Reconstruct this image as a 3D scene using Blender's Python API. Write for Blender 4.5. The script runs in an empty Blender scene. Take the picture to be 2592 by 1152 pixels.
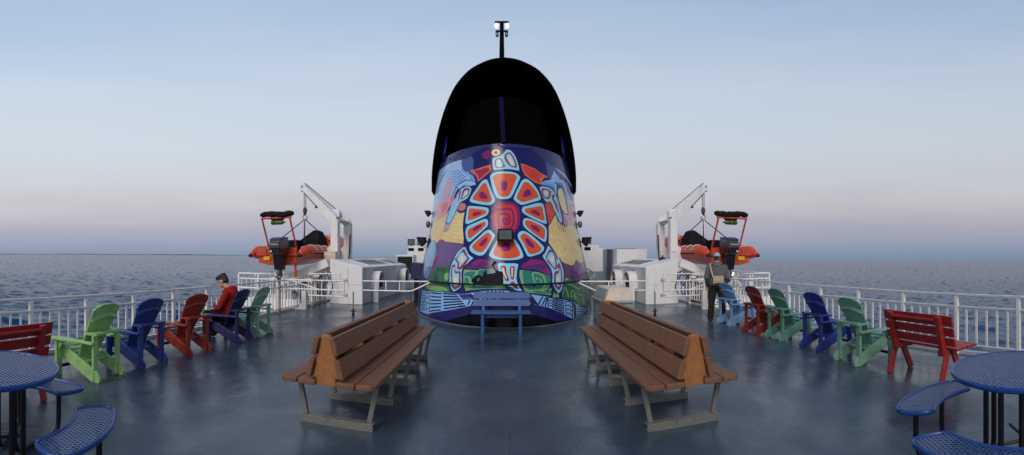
import bpy, math, random
import numpy as np
from math import sin, cos, tan, pi, radians, atan2, sqrt, hypot
from mathutils import Vector, Matrix, geometry

SC = bpy.context.scene
COL = SC.collection
random.seed(7)

# ------------------------------------------------------------------ helpers
class MB:
    """collects shapes that are linked as ONE mesh object"""
    def __init__(s): s.v = []; s.f = []
    def add(s, vs, fs):
        n = len(s.v); s.v += [tuple(p) for p in vs]; s.f += [tuple(i + n for i in f) for f in fs]; return s
    def box(s, c, d, R=None):
        c = Vector(c); h = Vector(d) / 2
        vs = [Vector((sx * h.x, sy * h.y, sz * h.z)) for sz in (-1, 1) for sy in (-1, 1) for sx in (-1, 1)]
        if R is not None: vs = [R @ p for p in vs]
        return s.add([c + p for p in vs], [(0, 2, 3, 1), (4, 5, 7, 6), (0, 1, 5, 4), (2, 6, 7, 3), (0, 4, 6, 2), (1, 3, 7, 5)])
    def bx(s, x0, x1, y0, y1, z0, z1):
        return s.box(((x0 + x1) / 2, (y0 + y1) / 2, (z0 + z1) / 2), (abs(x1 - x0), abs(y1 - y0), abs(z1 - z0)))
    def beam(s, p0, p1, w, h, up=(0, 0, 1), w1=None, h1=None):
        p0 = Vector(p0); p1 = Vector(p1); d = (p1 - p0).normalized(); up = Vector(up)
        side = d.cross(up)
        if side.length < 1e-4: side = d.cross(Vector((1, 0, 0)))
        side.normalize(); u = side.cross(d)
        w1 = w if w1 is None else w1; h1 = h if h1 is None else h1
        vs = []
        for p, a, b in ((p0, w, h), (p1, w1, h1)):
            for sy, sx in ((-1, -1), (-1, 1), (1, 1), (1, -1)):
                vs.append(p + side * (sx * a / 2) + u * (sy * b / 2))
        return s.add(vs, [(0, 3, 2, 1), (4, 5, 6, 7), (0, 1, 5, 4), (1, 2, 6, 5), (2, 3, 7, 6), (3, 0, 4, 7)])
    def tube(s, pts, r, n=8, caps=True):
        pts = [Vector(p) for p in pts]; m = len(pts)
        rs = list(r) if isinstance(r, (list, tuple)) else [r] * m
        u = None; vs = []
        for i, p in enumerate(pts):
            t = (pts[min(i + 1, m - 1)] - pts[max(i - 1, 0)]).normalized()
            if u is None:
                u = t.orthogonal().normalized()
            else:
                u = (u - t * u.dot(t))
                u = u.normalized() if u.length > 1e-6 else t.orthogonal().normalized()
            w = t.cross(u)
            for k in range(n):
                a = 2 * pi * k / n
                vs.append(p + (u * cos(a) + w * sin(a)) * rs[i])
        fs = []
        for i in range(m - 1):
            for k in range(n):
                k2 = (k + 1) % n
                fs.append((i * n + k, i * n + k2, (i + 1) * n + k2, (i + 1) * n + k))
        if caps:
            fs.append(tuple(range(n - 1, -1, -1))); fs.append(tuple((m - 1) * n + k for k in range(n)))
        return s.add(vs, fs)
    def ball(s, c, r, n=14, m=9, R=None):
        c = Vector(c); r = (r, r, r) if not isinstance(r, (list, tuple)) else r
        vs = [Vector((0, 0, -r[2]))]
        for j in range(1, m):
            a = -pi / 2 + pi * j / m
            for k in range(n):
                b = 2 * pi * k / n
                vs.append(Vector((r[0] * cos(a) * cos(b), r[1] * cos(a) * sin(b), r[2] * sin(a))))
        vs.append(Vector((0, 0, r[2])))
        if R is not None: vs = [R @ p for p in vs]
        fs = []
        for k in range(n): fs.append((0, 1 + (k + 1) % n, 1 + k))
        for j in range(m - 2):
            for k in range(n):
                k2 = (k + 1) % n; a = 1 + j * n
                fs.append((a + k, a + k2, a + n + k2, a + n + k))
        top = 1 + (m - 1) * n; a = 1 + (m - 2) * n
        for k in range(n): fs.append((a + k, a + (k + 1) % n, top))
        return s.add([c + p for p in vs], fs)
    def cap(s, p0, p1, r0, r1, n=12):
        p0 = Vector(p0); p1 = Vector(p1)
        s.ball(p0, r0, n, 8); s.ball(p1, r1, n, 8)
        return s.tube([p0, p1], [r0, r1], n)
    def prism(s, poly, off):
        n = len(poly); off = Vector(off); P = [Vector(p) for p in poly]
        return s.add(P + [p + off for p in P], [tuple(range(n - 1, -1, -1)), tuple(range(n, 2 * n))] +
                     [(i, (i + 1) % n, n + (i + 1) % n, n + i) for i in range(n)])
    def ring(s, outer, inner, z0, z1):
        n = len(outer)
        vs = [(x, y, z0) for x, y in outer] + [(x, y, z0) for x, y in inner] + [(x, y, z1) for x, y in outer] + [(x, y, z1) for x, y in inner]
        fs = []
        for i in range(n):
            j = (i + 1) % n
            fs += [(i, j, 2 * n + j, 2 * n + i), (n + j, n + i, 3 * n + i, 3 * n + j), (2 * n + i, 2 * n + j, 3 * n + j, 3 * n + i), (j, i, n + i, n + j)]
        return s.add(vs, fs)
    def lathe(s, prof, n=24, M=None):
        M = M or Matrix(); vs = []
        for r, z in prof:
            for k in range(n):
                a = 2 * pi * k / n; vs.append(M @ Vector((r * cos(a), r * sin(a), z)))
        m = len(prof); fs = []
        for i in range(m - 1):
            for k in range(n):
                k2 = (k + 1) % n; fs.append((i * n + k, i * n + k2, (i + 1) * n + k2, (i + 1) * n + k))
        fs.append(tuple(range(n - 1, -1, -1))); fs.append(tuple((m - 1) * n + k for k in range(n)))
        return s.add(vs, fs)
    def build(s, name, mat, parent=None, smooth=0, bevel=0, mirror=False, loc=None, recalc=True):
        vs = [(-x, y, z) for x, y, z in s.v] if mirror else s.v
        fs = [tuple(reversed(f)) for f in s.f] if mirror else s.f
        me = bpy.data.meshes.new(name); me.from_pydata(vs, [], fs); me.validate()
        me.materials.append(mat)
        if smooth:
            me.polygons.foreach_set('use_smooth', [True] * len(me.polygons))
            me.set_sharp_from_angle(angle=radians(smooth if smooth > 1 else 40))
        o = bpy.data.objects.new(name, me); COL.objects.link(o)
        if parent: o.parent = parent
        if loc: o.location = loc
        if bevel:
            b = o.modifiers.new('bevel', 'BEVEL'); b.width = bevel; b.segments = 2; b.limit_method = 'ANGLE'; b.angle_limit = radians(40)
        return o

def fuse(o, vox=.012, it=3, sub=False):
    """merge the lumps of a body or garment into one continuous skin"""
    r = o.modifiers.new('fuse', 'REMESH'); r.mode = 'VOXEL'; r.voxel_size = vox; r.use_smooth_shade = True
    m = o.modifiers.new('smooth', 'SMOOTH'); m.factor = .5; m.iterations = it
    return o

def tag(o, label=None, cat=None, group=None, kind=None):
    if label: o['label'] = label
    if cat: o['category'] = cat
    if group: o['group'] = group
    if kind: o['kind'] = kind
    return o

def thing(name, label, cat, loc=(0, 0, 0), rz=0, group=None):
    o = bpy.data.objects.new(name, None); COL.objects.link(o); o.empty_display_size = .1
    o.location = loc; o.rotation_euler = (0, 0, rz)
    return tag(o, label, cat, group)

def kids(o): return [c for c in bpy.data.objects if c.parent == o]

def copy_tree(o, parent=None):
    c = o.copy(); COL.objects.link(c)
    if parent is not None: c.parent = parent
    for ch in kids(o): copy_tree(ch, c)
    return c

def recolour(root, pairs):
    """give a copied thing its own paint"""
    for ch in kids(root):
        if ch.type == 'MESH':
            m = ch.data.materials[0]
            if m in pairs:
                ch.data = ch.data.copy(); ch.data.materials[0] = pairs[m]
        recolour(ch, pairs)

def text_mesh(name, body, size, mat, parent, M, depth=.002, align='CENTER'):
    cu = bpy.data.curves.new(name, 'FONT'); cu.body = body; cu.size = size; cu.extrude = depth; cu.align_x = align; cu.align_y = 'CENTER'
    t = bpy.data.objects.new(name + '_curve', cu); COL.objects.link(t)
    dg = bpy.context.evaluated_depsgraph_get()
    me = bpy.data.meshes.new_from_object(t.evaluated_get(dg)); me.name = name
    bpy.data.objects.remove(t); bpy.data.curves.remove(cu)
    me.materials.clear(); me.materials.append(mat)
    me.transform(M)
    o = bpy.data.objects.new(name, me); COL.objects.link(o)
    if parent: o.parent = parent
    return o

# ------------------------------------------------------------------ materials
def mat(name, col, rough=.5, metal=0, var=.12, scale=6, bump=0, bscale=60, spec=.5, stain=None, stain_amt=0, stain_scale=(3, 3, .8), coat=0, rvar=0):
    m = bpy.data.materials.new(name); m.use_nodes = True
    nt = m.node_tree; N = nt.nodes; L = nt.links
    p = N['Principled BSDF']; p.inputs['Roughness'].default_value = rough; p.inputs['Metallic'].default_value = metal
    p.inputs['Specular IOR Level'].default_value = spec; p.inputs['Coat Weight'].default_value = coat; p.inputs['Coat Roughness'].default_value = .12
    tc = N.new('ShaderNodeTexCoord')
    nz = N.new('ShaderNodeTexNoise'); nz.inputs['Scale'].default_value = scale; nz.inputs['Detail'].default_value = 6; nz.inputs['Roughness'].default_value = .62
    L.new(tc.outputs['Object'], nz.inputs['Vector'])
    cr = N.new('ShaderNodeValToRGB'); cr.color_ramp.elements[0].position = .3; cr.color_ramp.elements[1].position = .72
    cr.color_ramp.elements[0].color = tuple(max(0, c * (1 - var)) for c in col) + (1,)
    cr.color_ramp.elements[1].color = tuple(min(1, c * (1 + var)) for c in col) + (1,)
    L.new(nz.outputs['Fac'], cr.inputs['Fac']); out = cr.outputs['Color']
    if stain:
        mp = N.new('ShaderNodeMapping'); mp.inputs['Scale'].default_value = stain_scale; L.new(tc.outputs['Object'], mp.inputs['Vector'])
        n2 = N.new('ShaderNodeTexNoise'); n2.inputs['Scale'].default_value = 3; n2.inputs['Detail'].default_value = 8; n2.inputs['Roughness'].default_value = .7
        L.new(mp.outputs['Vector'], n2.inputs['Vector'])
        r2 = N.new('ShaderNodeValToRGB'); r2.color_ramp.elements[0].position = .55; r2.color_ramp.elements[1].position = .72
        r2.color_ramp.elements[1].color = (stain_amt,) * 3 + (1,)
        L.new(n2.outputs['Fac'], r2.inputs['Fac'])
        mx = N.new('ShaderNodeMix'); mx.data_type = 'RGBA'; L.new(r2.outputs['Color'], mx.inputs['Factor']); L.new(out, mx.inputs['A']); mx.inputs['B'].default_value = stain + (1,)
        out = mx.outputs['Result']
    L.new(out, p.inputs['Base Color'])
    if rvar:
        mr = N.new('ShaderNodeMapRange'); mr.inputs['From Min'].default_value = .3; mr.inputs['From Max'].default_value = .7
        mr.inputs['To Min'].default_value = max(.02, rough - rvar); mr.inputs['To Max'].default_value = rough + rvar
        L.new(nz.outputs['Fac'], mr.inputs['Value']); L.new(mr.outputs['Result'], p.inputs['Roughness'])
    if bump:
        n3 = N.new('ShaderNodeTexNoise'); n3.inputs['Scale'].default_value = bscale; n3.inputs['Detail'].default_value = 4
        L.new(tc.outputs['Object'], n3.inputs['Vector'])
        b = N.new('ShaderNodeBump'); b.inputs['Strength'].default_value = bump; b.inputs['Distance'].default_value = .01
        L.new(n3.outputs['Fac'], b.inputs['Height']); L.new(b.outputs['Normal'], p.inputs['Normal'])
    return m

RUST = (.16, .06, .025)
M = {}
M['white'] = mat('white_paint', (.78, .76, .74), .42, var=.06, scale=2.5, bump=.12, bscale=9, stain=(.34, .27, .21), stain_amt=.5, stain_scale=(2.2, 2.2, .35))
M['house_white'] = mat('house_paint', (.76, .74, .72), .45, var=.05, scale=1.6, bump=.25, bscale=3, stain=(.30, .25, .20), stain_amt=.6, stain_scale=(1.8, 1.8, .25))
M['rail'] = mat('rail_paint', (.76, .72, .68), .45, var=.10, scale=7, bump=.15, bscale=40, stain=RUST, stain_amt=.55, stain_scale=(2, 2, 2))
M['rail_top'] = mat('rail_cap_paint', (.58, .56, .54), .42, var=.14, scale=9, bump=.15, bscale=40, stain=RUST, stain_amt=.4, stain_scale=(2, 2, 2))
M['rusty'] = mat('rusty_paint', (.40, .33, .28), .6, var=.25, scale=9, bump=.3, bscale=50, stain=RUST, stain_amt=.9, stain_scale=(4, 4, 4))
M['galv'] = mat('galvanised_steel', (.19, .19, .175), .5, .4, var=.2, scale=34, bump=.12, bscale=60, stain=(.12, .10, .06), stain_amt=.6, stain_scale=(4, 4, 3))
M['board'] = mat('brown_board', (.172, .077, .041), .55, spec=.28, var=.22, scale=18, bump=.3, bscale=140, stain=(.10, .06, .05), stain_amt=.5)
M['board_end'] = mat('brown_end_board', (.30, .115, .033), .55, var=.2, scale=18, bump=.3, bscale=140, stain=(.12, .05, .025), stain_amt=.5)
M['black'] = mat('black_paint', (.006, .006, .008), .6, var=.3, scale=5, spec=.25)
M['grille_dark'] = mat('grille_black', (.0015, .0015, .002), .9, var=.4, scale=3, spec=.02)  # near-black for the grille inside the hood
M['cowl'] = mat('cowl_black', (.0016, .0016, .0026), .7, var=.3, scale=3, spec=.05)
M['black_gloss'] = mat('engine_black', (.010, .010, .013), .22, var=.2, scale=5, coat=.5)
M['cloth_black'] = mat('black_canvas', (.008, .008, .010), .8, var=.4, scale=9, bump=.5, bscale=18, spec=.2)
M['rubber'] = mat('black_rubber', (.008, .008, .009), .7)
M['rope'] = mat('dark_rope', (.02, .022, .03), .75, var=.5, scale=80)
M['steel'] = mat('steel', (.45, .45, .45), .35, .8, var=.2, scale=20)
M['orange'] = mat('orange_tube_fabric', (.58, .062, .018), .42, var=.14, scale=4, bump=.12, bscale=14, stain=(.25, .03, .015), stain_amt=.4)
M['orange_hull'] = mat('orange_hull_paint', (.50, .058, .018), .4, var=.2, scale=5, bump=.08, bscale=14, stain=(.14, .03, .02), stain_amt=.5)
M['strip'] = mat('reflective_strip', (.75, .68, .6), .4, var=.1)
M['olive'] = mat('olive_cylinder_paint', (.06, .09, .02), .35, var=.2)
M['yellow'] = mat('yellow_tag_plastic', (.7, .42, .02), .4, var=.1)
M['navy_box'] = mat('navy_box_paint', (.012, .014, .07), .4, var=.2)
M['beige'] = mat('beige_locker_paint', (.60, .50, .39), .5, var=.12, scale=4, bump=.15, bscale=14, stain=(.3, .24, .18), stain_amt=.5)
M['grey'] = mat('grey_paint', (.26, .29, .31), .45, var=.15, scale=4, bump=.12, bscale=18, stain=(.12, .11, .10), stain_amt=.5)
M['grey_pipe'] = mat('stainless_sheet', (.40, .42, .45), .28, .85, var=.2, scale=3)
M['dark_grey'] = mat('dark_grey_cover', (.06, .06, .065), .7, var=.3)
M['louvre'] = mat('louvre_black', (.008, .008, .008), .8, var=.3, spec=.06)
M['pic_blue'] = mat('blue_plastic_coating', (.008, .048, .21), .28, var=.12, scale=8, coat=.1, spec=.4)
M['pic_mesh'] = mat('blue_coated_wire', (.040, .082, .22), .24, var=.12, scale=8, coat=.35)  # paler than the rims: sky reflection on the strands is put into the colour
M['pic_leg'] = mat('black_leg_paint', (.004, .004, .007), .45, var=.2, spec=.3)
M['red_bench'] = mat('red_bench_paint', (.27, .018, .014), .42, var=.22, scale=6, bump=.12, bscale=50, stain=(.16, .02, .015), stain_amt=.6)
M['blue_bench'] = mat('blue_bench_paint', (.022, .078, .24), .45, var=.12, scale=6, bump=.12, bscale=50)
M['glass'] = mat('lamp_glass', (.14, .15, .15), .2, .3, var=.2, scale=10)
M['skin'] = mat('skin', (.50, .27, .19), .5, var=.08, scale=14)
M['hair'] = mat('brown_hair', (.022, .015, .011), .6, var=.5, scale=70, bump=.8, bscale=120)
M['hoodie_red'] = mat('red_fleece', (.24, .014, .010), .9, var=.22, scale=9, bump=.7, bscale=22, spec=.15)
M['hoodie_grey'] = mat('grey_fleece', (.112, .107, .114), .9, var=.2, scale=8, bump=.8, bscale=20, spec=.15)
M['trouser_black'] = mat('black_denim', (.008, .008, .010), .9, var=.3, spec=.15)
M['trouser_brown'] = mat('brown_canvas', (.022, .020, .017), .9, var=.3, scale=8, bump=.7, bscale=18, spec=.15)
M['cap'] = mat('pale_blue_cap', (.30, .40, .46), .85, var=.2, scale=14, bump=.5, bscale=40)
M['bag'] = mat('cream_canvas', (.42, .34, .22), .8, var=.15, scale=8, bump=.5, bscale=30)
M['bag_dark'] = mat('bag_stitching', (.10, .07, .04), .8)
M['shoe'] = mat('dark_shoe', (.03, .025, .022), .6)
M['indigo'] = mat('indigo_bar_paint', (.006, .006, .034), .9, var=.2, spec=.05)
M['letter'] = mat('grey_lettering', (.30, .30, .31), .6, var=.1)
M['letter_white'] = mat('white_lettering', (.7, .7, .7), .5, var=.05)

def glow(name, col, s):
    m = bpy.data.materials.new(name); m.use_nodes = True; p = m.node_tree.nodes['Principled BSDF']
    p.inputs['Base Color'].default_value = col + (1,); p.inputs['Emission Color'].default_value = col + (1,); p.inputs['Emission Strength'].default_value = s
    return m
M['lit'] = glow('lit_lamp', (1, .97, .9), 3)

def chair_paint(name, col):
    return mat(name, col, .46, var=.22, scale=9, bump=.18, bscale=60, stain=tuple(c * .45 + .012 for c in col), stain_amt=.7, stain_scale=(3.5, 3.5, 2))

# ------------------------------------------------------------------ camera: the photograph is a stitched cylindrical panorama
F, CX, YH, EYE = 1087., 1276., 651., 1.55
cd = bpy.data.cameras.new('camera'); cam = bpy.data.objects.new('camera', cd); COL.objects.link(cam); SC.camera = cam
cam.location = (0, 0, EYE); cam.rotation_euler = (pi / 2, 0, 0)
cd.type = 'PANO'; cd.panorama_type = 'CENTRAL_CYLINDRICAL'
cd.central_cylindrical_range_u_min = -CX / F; cd.central_cylindrical_range_u_max = (2592 - CX) / F
cd.central_cylindrical_range_v_min = -(1152 - YH) / F; cd.central_cylindrical_range_v_max = YH / F
cd.central_cylindrical_radius = 1
cd.clip_start = .05; cd.clip_end = 120000

# ------------------------------------------------------------------ light: dusk, glow behind the camera
SUN_EL, SUN_AZ = radians(38), radians(-162)     # azimuth measured from +Y towards +X
w = bpy.data.worlds.new('World'); SC.world = w; w.use_nodes = True
N = w.node_tree.nodes; L = w.node_tree.links
out = N['World Output']; bg = N['Background']
sky = N.new('ShaderNodeTexSky'); sky.sky_type = 'NISHITA'; sky.sun_disc = False; sky.sun_elevation = SUN_EL; sky.sun_rotation = SUN_AZ
bgs = N.new('ShaderNodeBackground'); bgs.inputs['Strength'].default_value = .06; L.new(sky.outputs['Color'], bgs.inputs['Color'])
tc = N.new('ShaderNodeTexCoord'); sx = N.new('ShaderNodeSeparateXYZ'); L.new(tc.outputs['Generated'], sx.inputs['Vector'])
ramp = N.new('ShaderNodeValToRGB'); cr = ramp.color_ramp
def lin(*c): return tuple((v / 255 / 12.92 if v < 10.3 else ((v / 255 + .055) / 1.055) ** 2.4) for v in c) + (1,)
stops = [(0, lin(126, 146, 173)), (.030, lin(148, 158, 182)), (.07, lin(175, 173, 189)), (.115, lin(198, 195, 201)), (.165, lin(207, 208, 213)),
         (.25, lin(207, 217, 226)), (.36, lin(201, 215, 230)), (.52, lin(172, 194, 224)), (.70, lin(118, 144, 188)), (1, lin(84, 108, 156))]
cr.elements[0].position = 0; cr.elements[0].color = stops[0][1]
cr.elements[1].position = 1; cr.elements[1].color = stops[-1][1]
for p_, c_ in stops[1:-1]:
    e = cr.elements.new(p_); e.color = c_
# thin streaky cloud veils bend the bands a little
mp = N.new('ShaderNodeMapping'); mp.inputs['Scale'].default_value = (1.2, 1.2, 9); L.new(tc.outputs['Generated'], mp.inputs['Vector'])
nz = N.new('ShaderNodeTexNoise'); nz.inputs['Scale'].default_value = 1.6; nz.inputs['Detail'].default_value = 6; nz.inputs['Roughness'].default_value = .55
L.new(mp.outputs['Vector'], nz.inputs['Vector'])
m1 = N.new('ShaderNodeMath'); m1.operation = 'MULTIPLY_ADD'; m1.inputs[1].default_value = .11; m1.inputs[2].default_value = -.055; L.new(nz.outputs['Fac'], m1.inputs[0])
m0 = N.new('ShaderNodeMath'); m0.operation = 'MULTIPLY'; L.new(m1.outputs[0], m0.inputs[0]); 
mz = N.new('ShaderNodeMath'); mz.operation = 'SMOOTH_MIN'  # veils fade out at the horizon
mz.inputs[2].default_value = .1; mz.inputs[1].default_value = 1
mzz = N.new('ShaderNodeMath'); mzz.operation = 'MULTIPLY'; mzz.inputs[1].default_value = 8; L.new(sx.outputs['Z'], mzz.inputs[0]); L.new(mzz.outputs[0], mz.inputs[0]); L.new(mz.outputs[0], m0.inputs[1])
m2 = N.new('ShaderNodeMath'); m2.operation = 'ADD'; L.new(sx.outputs['Z'], m2.inputs[0]); L.new(m0.outputs[0], m2.inputs[1])
L.new(m2.outputs[0], ramp.inputs['Fac'])
# brighter towards port, and a warm afterglow astern (behind the camera)
mx1 = N.new('ShaderNodeMath'); mx1.operation = 'MULTIPLY_ADD'; mx1.inputs[1].default_value = -.075; mx1.inputs[2].default_value = 1.0; L.new(sx.outputs['X'], mx1.inputs[0])
sc1 = N.new('ShaderNodeVectorMath'); sc1.operation = 'SCALE'; L.new(ramp.outputs['Color'], sc1.inputs[0]); L.new(mx1.outputs[0], sc1.inputs['Scale'])
bk = N.new('ShaderNodeMapRange'); bk.inputs['From Min'].default_value = .15; bk.inputs['From Max'].default_value = -1; bk.inputs['To Min'].default_value = 0; bk.inputs['To Max'].default_value = 1
bk.interpolation_type = 'SMOOTHSTEP'; L.new(sx.outputs['Y'], bk.inputs['Value'])
gl = N.new('ShaderNodeVectorMath'); gl.operation = 'SCALE'; gl.inputs[0].default_value = (.26, .20, .15); L.new(bk.outputs['Result'], gl.inputs['Scale'])
ad = N.new('ShaderNodeVectorMath'); ad.operation = 'ADD'; L.new(sc1.outputs[0], ad.inputs[0]); L.new(gl.outputs[0], ad.inputs[1])
L.new(ad.outputs[0], bg.inputs['Color']); bg.inputs['Strength'].default_value = 1.05
mixs = N.new('ShaderNodeMixShader'); mixs.inputs['Fac'].default_value = .12
L.new(bg.outputs[0], mixs.inputs[1]); L.new(bgs.outputs[0], mixs.inputs[2]); L.new(mixs.outputs[0], out.inputs['Surface'])

sl = bpy.data.lights.new('sun', 'SUN'); sl.energy = 1.6; sl.angle = radians(24); sl.color = (1, .93, .85)
so = bpy.data.objects.new('sun', sl); COL.objects.link(so)
sd = Vector((sin(SUN_AZ) * cos(SUN_EL), cos(SUN_AZ) * cos(SUN_EL), sin(SUN_EL)))
so.rotation_euler = sd.to_track_quat('Z', 'Y').to_euler(); so.location = sd * 40
SC.view_settings.view_transform = 'Standard'; SC.view_settings.look = 'None'; SC.view_settings.exposure = 0; SC.view_settings.gamma = 1
SC.cycles.max_bounces = 6; SC.cycles.use_denoising = True

# ------------------------------------------------------------------ sea, far shore, deck
def water_mat():
    m = bpy.data.materials.new('sea_water'); m.use_nodes = True; n = m.node_tree.nodes; l = m.node_tree.links
    p = n['Principled BSDF']; p.inputs['Base Color'].default_value = (.009, .046, .108, 1); p.inputs['Roughness'].default_value = .22; p.inputs['IOR'].default_value = 1.21
    g = n.new('ShaderNodeNewGeometry')
    hs = []
    for sc, st, dt in (((.9, 1.5, 1), .10, 4),):
        mpn = n.new('ShaderNodeMapping'); mpn.inputs['Scale'].default_value = sc; mpn.inputs['Rotation'].default_value = (0, 0, .5); l.new(g.outputs['Position'], mpn.inputs['Vector'])
        t = n.new('ShaderNodeTexNoise'); t.inputs['Scale'].default_value = 1; t.inputs['Detail'].default_value = dt; t.inputs['Roughness'].default_value = .6; t.inputs['Distortion'].default_value = .4
        l.new(mpn.outputs['Vector'], t.inputs['Vector'])
        k = n.new('ShaderNodeMath'); k.operation = 'MULTIPLY'; k.inputs[1].default_value = st; l.new(t.outputs['Fac'], k.inputs[0]); hs.append(k)
    b_ = hs[0]
    for h_ in hs[1:]:
        a = n.new('ShaderNodeMath'); a.operation = 'ADD'; l.new(b_.outputs[0], a.inputs[0]); l.new(h_.outputs[0], a.inputs[1]); b_ = a
    b = n.new('ShaderNodeBump'); b.inputs['Strength'].default_value = 1; b.inputs['Distance'].default_value = 1.; l.new(b_.outputs[0], b.inputs['Height']); l.new(b.outputs['Normal'], p.inputs['Normal'])
    return m
HEEL = radians(.50)     # the ship heels a little, so the sea lies tilted against the deck
SEA_Z = -13.
def swell(x, y, dr):
    rg = np.random.default_rng(5); h = np.zeros_like(x)
    for k in range(46):
        lam = 1.1 * (13 / 1.1) ** (k / 45); a = rg.uniform(-1.25, 1.25) + 2.4; ph = rg.uniform(0, 6.28)
        h += .0074 * lam * np.minimum(1, (lam / (1.1 * dr)) ** 1.0) * np.sin((x * cos(a) + y * sin(a)) * 2 * pi / lam + ph)
    return h
rs = [30.]
while rs[-1] < 9000: rs.append(rs[-1] + max(.7, min(60, rs[-1] ** 2 / 17000)))
th = np.linspace(-1.5, 1.5, 1100); r_ = np.array(rs); nr_, nt_ = len(rs), len(th)
RR, TT = np.meshgrid(r_, th, indexing='ij'); XX, YY = RR * np.sin(TT), RR * np.cos(TT)
DR = np.maximum(np.gradient(r_)[:, None], RR * (th[1] - th[0])); ZZ = swell(XX, YY, DR) 
rg = np.random.default_rng(9); kx = np.linspace(0, 1, nt_); gx = np.linspace(0, 1, nt_ // 2)     # chop that the long-wave sum cannot carry far out
CH = np.array([np.interp(kx, gx, rg.normal(0, 1, len(gx))) for _ in range(nr_)])
ZZ += CH * np.minimum(DR, 40) * np.clip((DR - .8) / 3, 0, 1) * .042 * np.clip((9000 - RR) / 2500, 0, 1)
mb = MB(); mb.v = list(zip(XX.ravel().tolist(), YY.ravel().tolist(), ZZ.ravel().tolist()))
I = (np.arange(nr_ - 1)[:, None] * nt_ + np.arange(nt_ - 1)[None, :]).ravel()
mb.f = list(zip(I.tolist(), (I + 1).tolist(), (I + nt_ + 1).tolist(), (I + nt_).tolist())); mb.f = [f[::-1] for f in mb.f]
n0 = len(mb.v); n = 96; R_ = 60000        # calm water out to the horizon and behind the ship
mb.v += [(rs[-1] * sin(t_), rs[-1] * cos(t_), 0) for t_ in np.linspace(-1.5, 1.5, n)] + [(R_ * sin(t_), R_ * cos(t_), 0) for t_ in np.linspace(-1.5, 1.5, n)]
mb.f += [(n0 + k, n0 + n + k, n0 + n + k + 1, n0 + k + 1)[::-1] for k in range(n - 1)]
n0 = len(mb.v); mb.v += [(0, 0, 0)] + [(R_ * sin(t_), R_ * cos(t_), 0) for t_ in np.linspace(1.5, 2 * pi - 1.5, n)]
mb.f += [(n0, n0 + 1 + k, n0 + 2 + k)[::-1] for k in range(n - 1)]
sea = mb.build('sea', water_mat(), smooth=180); sea.location = (0, 0, SEA_Z); sea.rotation_euler = (0, HEEL, 0); tag(sea, kind='structure')

shore_m = mat('far_shore', (.11, .145, .18), 1, var=.2, scale=.002, spec=0)  # bluish haze of the distance is mixed into the shore's colour
mb = MB(); vs = []; fs = []
RS = 11000; k0 = -1.32; k1 = -.42; nn = 160
for i in range(nn + 1):
    t = k0 + (k1 - k0) * i / nn
    h = .62 * (16 + 12 * sin(i * .11) * sin(i * .031 + 1) + 5 * sin(i * .63)) * min(1, (nn - i) / 40) + 6
    for (r, z) in ((RS, -4), (RS + 40, h * .8), (RS + 400, h), (RS + 900, -4)):
        vs.append((r * sin(t), r * cos(t), z))
for i in range(nn):
    for j in range(3): fs.append((i * 4 + j, i * 4 + j + 1, i * 4 + 5 + j, i * 4 + 4 + j))
mb.add(vs, fs); hills = mb.build('hills', shore_m, smooth=40); hills.location = (0, 0, SEA_Z); hills.rotation_euler = (0, HEEL, 0); tag(hills, kind='structure')

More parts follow.
